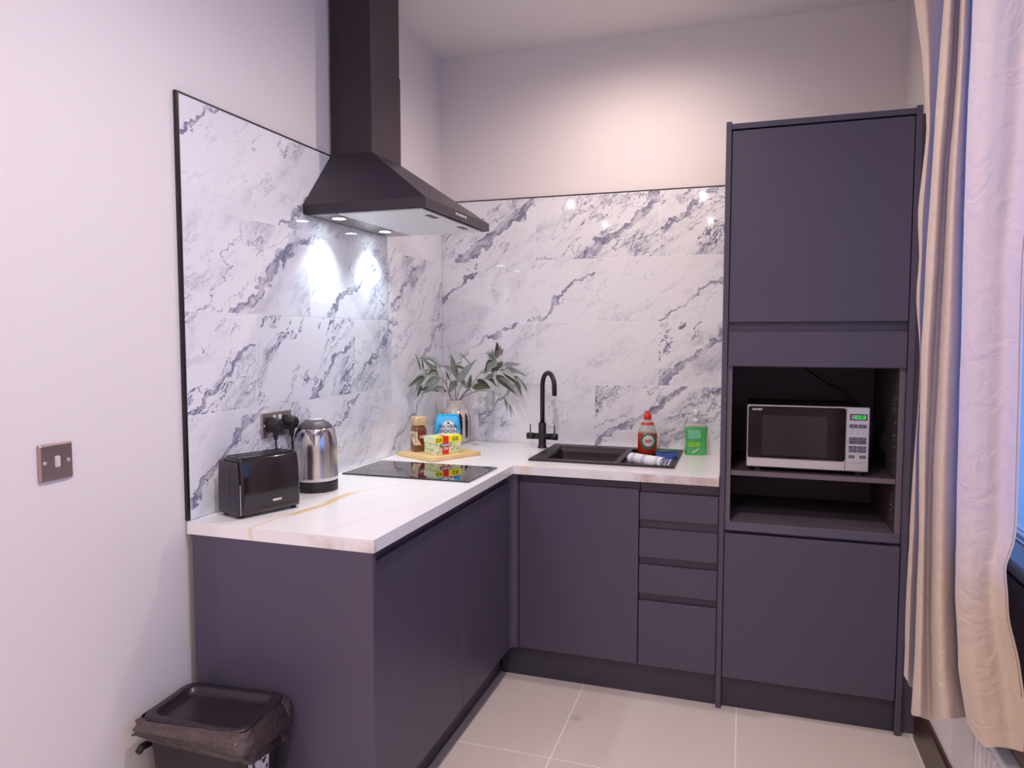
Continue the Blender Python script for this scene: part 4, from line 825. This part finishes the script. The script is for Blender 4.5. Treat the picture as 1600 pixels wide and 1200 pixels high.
for gk in 'LCRSD':
    sts = [s for g_, s in STEMS if g_ == gk]
    st = thing('eucalyptus_stem', GL[gk], 'foliage', (.108, -.084, 1.04), group='artificial eucalyptus stems in the vase')
    b = MB()
    for i, s in enumerate(sts):
        p0 = Vector(s[0]); start = Vector((.106+(.0)+(p0.x-.106)*.3, -.084, 1.03)) if abs(p0.y+.1) < .002 and p0.z < 1.13 else None
        neck = Vector((.106+max(-.03, min(.03, p0.x-.118)), -.094, 1.119))
        pts = ([start, neck]+s[1:]) if start is not None else s
        pl_ = bez(pts, 8); b.tube(pl_, [.0022-.0011*k/(len(pl_)-1) for k in range(len(pl_))], 7)
    ends_ = [Vector(p) for s in sts for p in bez(s, 8)]
    lv = [l for l in LEAVES if l[0] == gk]
    if gk in 'LR':
        for (g_, A, B, wd, mi) in list(lv)[:14]:
            j = lambda: random.uniform(-.022, .022)
            lv.append((g_, (A[0]+j()*.5, A[1]+j()*.8, A[2]+j()*.5), (B[0]+j(), B[1]+j()-.01, B[2]+j()), max(.010, wd*random.uniform(.55, .95)), random.choice((0, 1, 2, 2))))
    for (_, A, B, wd, mi) in lv:          # short petiole from stem to leaf base
        A = Vector(A); e = min(ends_, key=lambda q: (q-A).length)
        if (e-A).length > .004: b.tube([e, (e+A)/2+Vector((0, 0, .003)), A], .0010, 6)
    part('stem', b, M_stem, st, world=True)
    for (_, A, B, wd, mi) in lv:
        A, B = Vector(A), Vector(B)
        for q in (A, B): q.x = max(q.x, .012); q.y = min(q.y, -.02)
        d = B-A; ln = d.length; d.normalize(); view = (Vector((1.47, -3.39, 1.43))-A).normalized()
        side = d.cross(view).normalized(); side = (side+view*random.uniform(-.5, .5)).normalized(); side = (side-d*side.dot(d)).normalized(); nn = side.cross(d)
        wd = wd*.40; rows_ = []; bend = random.uniform(-.10, .12)*ln; curl = random.uniform(.1, .35)
        for i in range(13):
            t_ = i/12; w_ = wd*(math.sin(PI*min(1, t_**.62))**1.15)*.98+.0004
            c = A+d*ln*t_+nn*(bend*4*t_*(1-t_)) + Vector((0, 0, .06*ln*4*t_*(1-t_)))
            r_ = []
            for s_ in (-1, -.55, 0, .55, 1): r_.append(c+side*w_*s_+nn*(abs(s_)*w_*curl))
            rows_.append(r_)
        b = MB(); b.grid(rows_)
        for r_ in []: pass
        o = part('leaf', b, LEAFM[mi], st, world=True)

# ------------------------------------------------------------------ things by the sink
fy = thing('washing_up_bottle', 'red washing-up liquid bottle with red cap standing on the drainer', 'bottle', (1.063, -.120, H-.0058), .30)
def ell(prof, n=28, k=.62): return prof
pf = [(.034, 0), (.041, .004), (.0435, .02), (.0440, .06), (.0440, .090), (.041, .105), (.033, .128), (.024, .146), (.0165, .156), (.0150, .160)]
def cutprof(za, zb):
    def r(z):
        for (r0, z0), (r1, z1) in zip(pf, pf[1:]):
            if z0 <= z <= z1: return r0+(r1-r0)*(z-z0)/(z1-z0)
    return [(r(za), za)]+[(a, q) for a, q in pf if za < q < zb]+[(r(zb), zb)]
M_liq = N('red_liquid'); M_liq.set(Base_Color=(.70, .035, .015), Roughness=.10, Transmission_Weight=.35, Coat_Weight=.5); M_liq = M_liq.m
M_clr = N('clear_plastic'); M_clr.set(Base_Color=(.80, .76, .74), Roughness=.15, Transmission_Weight=.45, IOR=1.2); M_clr = M_clr.m
b = MB(); b.lathe(cutprof(0, .098), 36, sy=.60); part('liquid', b, M_liq, fy)
b = MB(); b.lathe(cutprof(.0982, .160), 36, sy=.60); part('clear_shoulder', b, M_clr, fy)
b = MB(); b.lathe([(.0165, .1602), (.0172, .162), (.0172, .178), (.0145, .182), (.010, .184), (.0095, .194), (.006, .197), (0, .1975)], 28, cap=False, sy=.85); part('cap', b, M_red, fy)
b = MB(); b.lathe([(.0310, .136), (.0272, .1455)], 32, cap=False, sy=.63); part('red_band', b, M_red, fy)
def decal(mb, rr, zc_, xc=0.0, n=26, off=.0006, squash=1.0):    # disc lying on the bottle's curved front
    rows_ = []
    for i in range(7):
        q = rr*i/6; row = []
        for k in range(n+1):
            a = 2*PI*k/n; x = xc+q*math.cos(a); z = zc_+q*math.sin(a)*squash; R_ = .0440 if z < .09 else .0440-(z-.09)*.42
            y = -.60*math.sqrt(max(1e-6, R_*R_-x*x))-off; row.append((x, y, z))
        rows_.append(row)
    mb.grid(rows_); return mb
part('green_wreath', decal(MB(), .034, .062, 0, off=.0008, squash=1.15), plain('green_wreath_print', (.03, .22, .10), .35, var=.5, scale=120), fy)
part('white_roundel', decal(MB(), .0255, .064, 0, off=.0014), M_white, fy)
part('lettering', text_mb('FAIRY', .0200, frame((0, -.0288, .063), (1, 0, 0), (0, 0, 1)), .0006, .0004, .036), M_red, fy, recalc=False)
part('pink_spot', decal(MB(), .007, .034, .004, off=.0022), plain('pink_print', (.70, .05, .12), .4), fy)

sp_ = thing('soap_dispenser', 'green pump bottle of hand soap on the worktop beside the tall cabinet', 'soap bottle', (1.275, -.098, H), .22)
M_gl = N('green_soap'); M_gl.set(Base_Color=(.16, .80, .24), Roughness=.08, Transmission_Weight=.55, Coat_Weight=.4); M_gl = M_gl.m
def sb(w_, d_, z): return [(x, y, z) for x, y in rrect(w_, d_, min(d_, w_)*.30, 5)]
b = MB(); b.loft([sb(.088, .040, 0), sb(.096, .046, .004), sb(.096, .046, .03), sb(.091, .043, .055), sb(.090, .043, .075), sb(.097, .046, .10), sb(.100, .046, .122), sb(.098, .044, .1265)]); part('soap', b, M_gl, sp_)
b = MB(); b.loft([sb(.098, .044, .1267), sb(.092, .040, .133), sb(.060, .030, .139), sb(.030, .026, .142), sb(.026, .024, .146)]); part('clear_shoulder', b, M_clr, sp_)
M_pump = plain('translucent_white_pump', (.74, .78, .75), .3)
b = MB(); b.lathe([(.0155, .1462), (.0160, .147), (.0160, .163), (.013, .165)], 24); b.cyl((0, 0, .165), (0, 0, .178), .0045); pu = part('pump_collar', b, M_pump, sp_)
b = MB(); b.lathe([(.013, .178), (.014, .180), (.013, .198), (.010, .202), (0, .203)], 20, cap=False); b.tube([(0, 0, .194), (-.022, -.004, .196), (-.036, -.006, .190)], [.006, .0045, .004], 10); part('pump_nozzle', b, M_pump, pu)
b = MB(); b.prism(rrect(.056, .040, .006, 4, -.010, .094), 0, .0006, M=frame((0, -.0234, 0), (1, 0, 0), (0, 0, 1))); part('pale_green_label', b, plain('mint_label', (.22, .66, .38), .4, var=.25, scale=90), sp_)
b = MB(); b.prism(rrect(.054, .022, .005, 4, -.010, .048), 0, .0006, M=frame((0, -.0231, 0), (1, 0, 0), (0, 0, 1))); part('leaf_green_label', b, plain('lime_label', (.24, .62, .06), .4, var=.5, scale=110), sp_)
b = MB(); b.prism([(-.020, .012), (-.016, .010), (.012, .028), (.010, .032)], 0, .0006, M=frame((0, -.0236, 0), (1, 0, 0), (0, 0, 1))); part('aloe_sprig', b, M_white, sp_)

# rolled tea towel
ta = math.atan2(-.447+.375, 1.161-1.033)
tw = thing('tea_towel', 'rolled white tea towel with blue check stripes lying on the drainer', 'tea towel', (1.100, -.420, H-.0058), ta)
s = N('white_towel_blue_stripes'); g_ = s.n('ShaderNodeTexCoord').outputs['Object']; q = s.n('ShaderNodeSeparateXYZ'); s.l(g_, q.inputs[0])
xx = q.outputs[0]; f = None
for c_, wd_ in ((-.062, .0025), (-.054, .0025), (-.012, .003), (-.003, .003), (.056, .0025), (.064, .0025)):
    d = s.math('ABSOLUTE', s.math('SUBTRACT', xx, c_)); m_ = s.step(d, wd_, wd_*.5); f = m_ if f is None else s.math('MAXIMUM', f, m_)
an = s.math('ARCTAN2', q.outputs[1], s.math('SUBTRACT', q.outputs[2], .02)); d2 = s.math('ABSOLUTE', s.math('ADD', an, -.2)); f = s.math('MAXIMUM', f, s.math('MULTIPLY', s.step(d2, .10, .05), .8))
s.set(Base_Color=s.mix(s.math('MULTIPLY', f, .8), (.82, .82, .85), (.16, .20, .52)), Roughness=.9); s.bump(s.noise(g_, 220, 3), .3, .001); M_towel = s.m
def spiral(x, k):
    out = []; n_ = 60
    for i in range(n_+1):
        t_ = i/n_; a = 2*PI*2.6*t_; r_ = .0262-.0185*t_; out.append((x, r_*math.cos(a+k), .0262+r_*math.sin(a+k)*.92))
    return out
xs2 = [-.084, -.082, -.07, -.05, -.03, -.01, .01, .03, .05, .07, .078, .081]
rows_ = [[(x+.002*math.sin(i*.7), p_[1]*(1+.05*math.sin(x*90+i*.2)), p_[2]+.0008*math.sin(x*150+i)) for i, p_ in enumerate(spiral(x, .15*math.sin(x*40)+1.0))] for x in xs2]
b = MB(); b.grid(rows_); zmin = min(v.co.z for v in b.bm.verts); b.xf(Matrix.Translation((0, 0, -zmin+.0004))); t_o = part('rolled_cloth', b, M_towel, tw); md = t_o.modifiers.new('s', 'SOLIDIFY'); md.thickness = .0022
b = MB(); rows_ = [[(.030+.05*i/8+.004*math.sin(j), -.018-.02*j/5, .0018+.0016*abs(math.sin(i*.9+j*1.3))) for i in range(9)] for j in range(6)]; b.grid(rows_); t_p = part('loose_corner', b, M_towel, tw); md = t_p.modifiers.new('s', 'SOLIDIFY'); md.thickness = .0012

sg2 = thing('washing_up_sponge', 'blue sponge with green scouring pad beside the rolled towel', 'sponge', (1.163, -.245, H-.0058), math.radians(35))
b = MB(); b.box(-.040, .040, -.028, .028, .0002, .034, .004, seg=3); part('foam', b, plain('blue_foam', (.10, .16, .55), .9, var=.25, scale=200, bump=.6, bscale=400), sg2)
b = MB(); b.box(-.040, .040, -.028, .028, .0342, .042, .0015, seg=2); part('scouring_pad', b, plain('green_scourer', (.04, .14, .15), .95, var=.4, scale=300, bump=.6, bscale=500), sg2)
rows_ = [[(1.165+.045*i/9+.004*math.sin(j*1.1), -.345+.085*j/8+.003*math.sin(i*.8), H-.0050+.004+.0045*math.sin(i*.9+j*.7)*math.sin(j*.9)) for i in range(10)] for j in range(9)]
b = MB(); b.grid(rows_); b.xf(Matrix.Identity(4)); cl_ = solo('dish_cloth', b, plain('blue_cloth', (.20, .26, .62), .9, var=.3, scale=60), 'crumpled blue dishcloth between the sponge and the right sink rim', 'cloth', (1.185, -.30, H-.0058), world=True); md = cl_.modifiers.new('s', 'SOLIDIFY'); md.thickness = .0016

# ------------------------------------------------------------------ bin
bn = thing('waste_bin', 'black plastic waste bin with recessed flat lid beside the cabinet end panel', 'bin', (.161, -1.887, 0), math.radians(4.6))
def BR(w_, d_, r_, z, n=6): return [(x, y, z) for x, y in rrect(w_, d_, r_, n)]
b = MB(); b.loft([BR(.225, .135, .02, 0), BR(.23, .14, .022, .01), BR(.285, .180, .028, .425), BR(.296, .190, .03, .43), BR(.296, .190, .03, .437)]); part('bin_body', b, M_mblack, bn)
b = MB(); b.loft([BR(.300, .194, .030, .4375), BR(.308, .202, .034, .442), BR(.308, .202, .034, .455), BR(.302, .196, .033, .460), BR(.262, .158, .026, .460), BR(.256, .152, .026, .457), BR(.248, .146, .026, .446), BR(.20, .10, .03, .445)], caps=True); part('lid', b, plain('worn_black_lid', (.020, .013, .020), .30, var=.25, scale=60, bump=.05, bscale=100), bn)
b = MB(); b.tube([(-.146, -.06, .375), (-.158, -.085, .372), (-.156, -.100, .366)], [.010, .010, .009], 8); part('side_handle', b, M_mblack, bn)
# liner skirt
def liner():
    ring = rrect(.300, .194, .030, 14); n_ = len(ring); rowsL = []
    for j in range(15):
        t_ = j/14; row = []
        for i in range(n_+1):
            x, y = ring[i % n_]; a = math.atan2(y, x)
            drop = .082+.022*math.sin(a*1.0+.9)+.012*math.sin(a*3+.5)
            out = .006+.012*math.sin(PI*min(1, t_*1.15))+.0045*noise.noise(Vector((math.cos(a)*6, math.sin(a)*6, t_*5)))*2.6
            fold = (.0050*math.sin(a*23+t_*6+2*math.sin(a*5))+.0035*math.sin(t_*17+3*math.sin(a*4)+a*2))*min(1, t_*2)
            k = 1+(out+fold)/.15
            z = .4555-drop*t_+.006*noise.noise(Vector((math.cos(a)*4, math.sin(a)*4, 3+t_*3)))*min(1, t_*3)
            row.append((x*k, y*(1+(out+fold)/.105), z))
        rowsL.append(row)
    b = MB(); b.grid(rowsL); return b
s = N('smoky_bin_liner'); gp = s.n('ShaderNodeNewGeometry').outputs['Position']
s.set(Base_Color=s.mix(s.noise(gp, 30, 4), (.040, .026, .030), (.12, .08, .08)), Roughness=.22, Coat_Weight=.3); s.bump(s.noise(gp, 70, 5, .65, .6), .9, .010); M_liner = s.m
ln_ = liner(); Mb = Matrix.Translation((.161, -1.887, 0)) @ Matrix.Rotation(math.radians(4.6), 4, 'Z')
for v in ln_.bm.verts:
    wv = Mb @ v.co
    if wv.y > -1.766: v.co.y -= (wv.y+1.766)
    if wv.x < -.036: v.co.x += (-.036-wv.x)
lo_ = solo('bin_liner', ln_, M_liner, 'crumpled smoky black bin bag folded over the rim of the waste bin', 'bin bag', (.161, -1.887, 0), math.radians(4.6)); md = lo_.modifiers.new('s', 'SOLIDIFY'); md.thickness = .0008
s = N('printed_white_sticker'); g_ = s.n('ShaderNodeTexCoord').outputs['Object']; v_ = s.n('ShaderNodeTexVoronoi'); s.l(g_, v_.inputs['Vector']); v_.inputs['Scale'].default_value = 60
s.set(Base_Color=s.mix(s.step(v_.outputs['Distance'], .46, .38), (.80, .80, .84), (.03, .03, .04)), Roughness=.4)
zz0, zz1 = .12, .385
xf_ = lambda z: (.23+(.285-.23)*(z-.01)/.415)/2+.0012
b = MB(); b.grid([[(xf_(z), y, z) for y in (-.066, -.02, .03)] for z in (zz0, (zz0+zz1)/2, zz1)], smooth=False); part('printed_sticker', b, s.m, bn)

# ------------------------------------------------------------------ curtain, rail, radiator
cu = thing('curtain', 'long beige curtain bunched at the window beside the tall cabinet', 'curtain', (1.98, -1.45, .5))
s = N('beige_lined_cotton'); gp = s.n('ShaderNodeNewGeometry').outputs['Position']
col = s.mix(s.noise(gp, 5, 3), (.82, .65, .49), (.88, .71, .55))
s.set(Base_Color=col, Roughness=.75, Sheen_Weight=.2); s.bump(s.noise(s.vec(s.math('MULTIPLY', s.n('ShaderNodeSeparateXYZ').outputs[0], 0.0), 0.0), 1), .0) if 0 else s.bump(s.noise(gp, 13, 3, .5, 2.2), .38, .016)
tr = s.n('ShaderNodeBsdfTranslucent'); tr.inputs['Color'].default_value = (.34, .44, .82, 1); mx = s.n('ShaderNodeMixShader'); mx.inputs[0].default_value = .26
s.l(s.b.outputs[0], mx.inputs[1]); s.l(tr.outputs[0], mx.inputs[2]); s.l(mx.outputs[0], s.out.inputs[0]); M_cur = s.m
def cr(p0, p1, p2, p3, t): return 0.5*((2*p1)+(-p0+p2)*t+(2*p0-5*p1+4*p2-p3)*t*t+(-p0+3*p1-3*p2+p3)*t**3)
G = [[Vector(p) for p in r] for r in CURT]
def dense(seq, n, closed=False):
    out = []
    for i in range(len(seq)-1):
        p0 = seq[max(0, i-1)]; p1 = seq[i]; p2 = seq[i+1]; p3 = seq[min(len(seq)-1, i+2)]
        for k in range(n): out.append(cr(p0, p1, p2, p3, k/n))
    return out+[seq[-1]]
G = [dense(r, 5) for r in G]
GT = [dense([G[j][i] for j in range(len(G))], 3) for i in range(len(G[0]))]
rows_ = [[GT[i][j] for i in range(len(GT))] for j in range(len(GT[0]))]
out_ = []
for j, r in enumerate(rows_):
    rr = []
    for i, p in enumerate(r):
        n_ = noise.noise(Vector((p.y*9+i*.05, p.z*4.5, p.x*9)))*.006+noise.noise(Vector((p.y*25, p.z*14, p.x*20)))*.0022
        rr.append(Vector((min(p.x+n_*.5, (2.034 if p.z > .84 else 2.044) if p.z < 1.15 else 2.07), p.y+n_, p.z)))
    out_.append(rr)
b = MB(); b.grid(out_); part('curtain_cloth', b, M_cur, cu, world=True)
e = [Vector((p[-3].x-.0016, p[-3].y-.001, p[-3].z)) for p in out_[3:-2]]
b = MB(); b.tube([q for k, q in enumerate(e) if k % 1 == 0], .0009, 5); part('hem_stitching', b, plain('beige_thread', (.52, .42, .34), .9), cu, world=True)
b = MB(); b.cyl((1.99, -3.0, 2.56), (1.99, -1.02, 2.56), .012); cr_ = solo('curtain_pole', b, M_dgrey, 'dark curtain pole above the window, above the picture edge', 'curtain pole', (1.99, -2.0, 2.56), world=True)
b = MB(); b.box(1.985, 2.089, -1.06, -1.045, 2.55, 2.57); part('bracket', b, M_dgrey, cr_, world=True)
rd = thing('radiator', 'white panel radiator low on the right wall below the curtain', 'radiator', (2.06, -2.0, .12))
b = MB(); b.box(2.050, 2.085, -2.6, -1.34, .12, .47, .004)
for k in range(37): b.box(2.046, 2.051, -2.585+.0335*k, -2.565+.0335*k, .14, .45, .0015, seg=1)
part('panel', b, plain('white_radiator_enamel', (.74, .72, .74), .35), rd, world=True)

# ------------------------------------------------------------------ ceiling downlights
for i, (x, y, k) in enumerate(LAMPS):
    nm = ['nearest the back wall above the sink', 'in the middle over the kitchen floor', 'behind the camera on the left', 'behind the camera on the right', 'at the far end on the left', 'at the far end on the right'][i]
    dl = thing('ceiling_downlight', 'round white ceiling downlight '+nm, 'downlight', (x, y, CEIL), group='recessed ceiling downlights')
    b = MB(); b.lathe([(.044, -.0002), (.044, -.004), (.034, -.004), (.030, -.0010)], 28, cap=False); part('bezel', b, M_white, dl)
    b = MB(); b.lathe([(0, -.0015), (.023, -.0015)], 24, cap=False); part('lens', b, M_lens, dl)
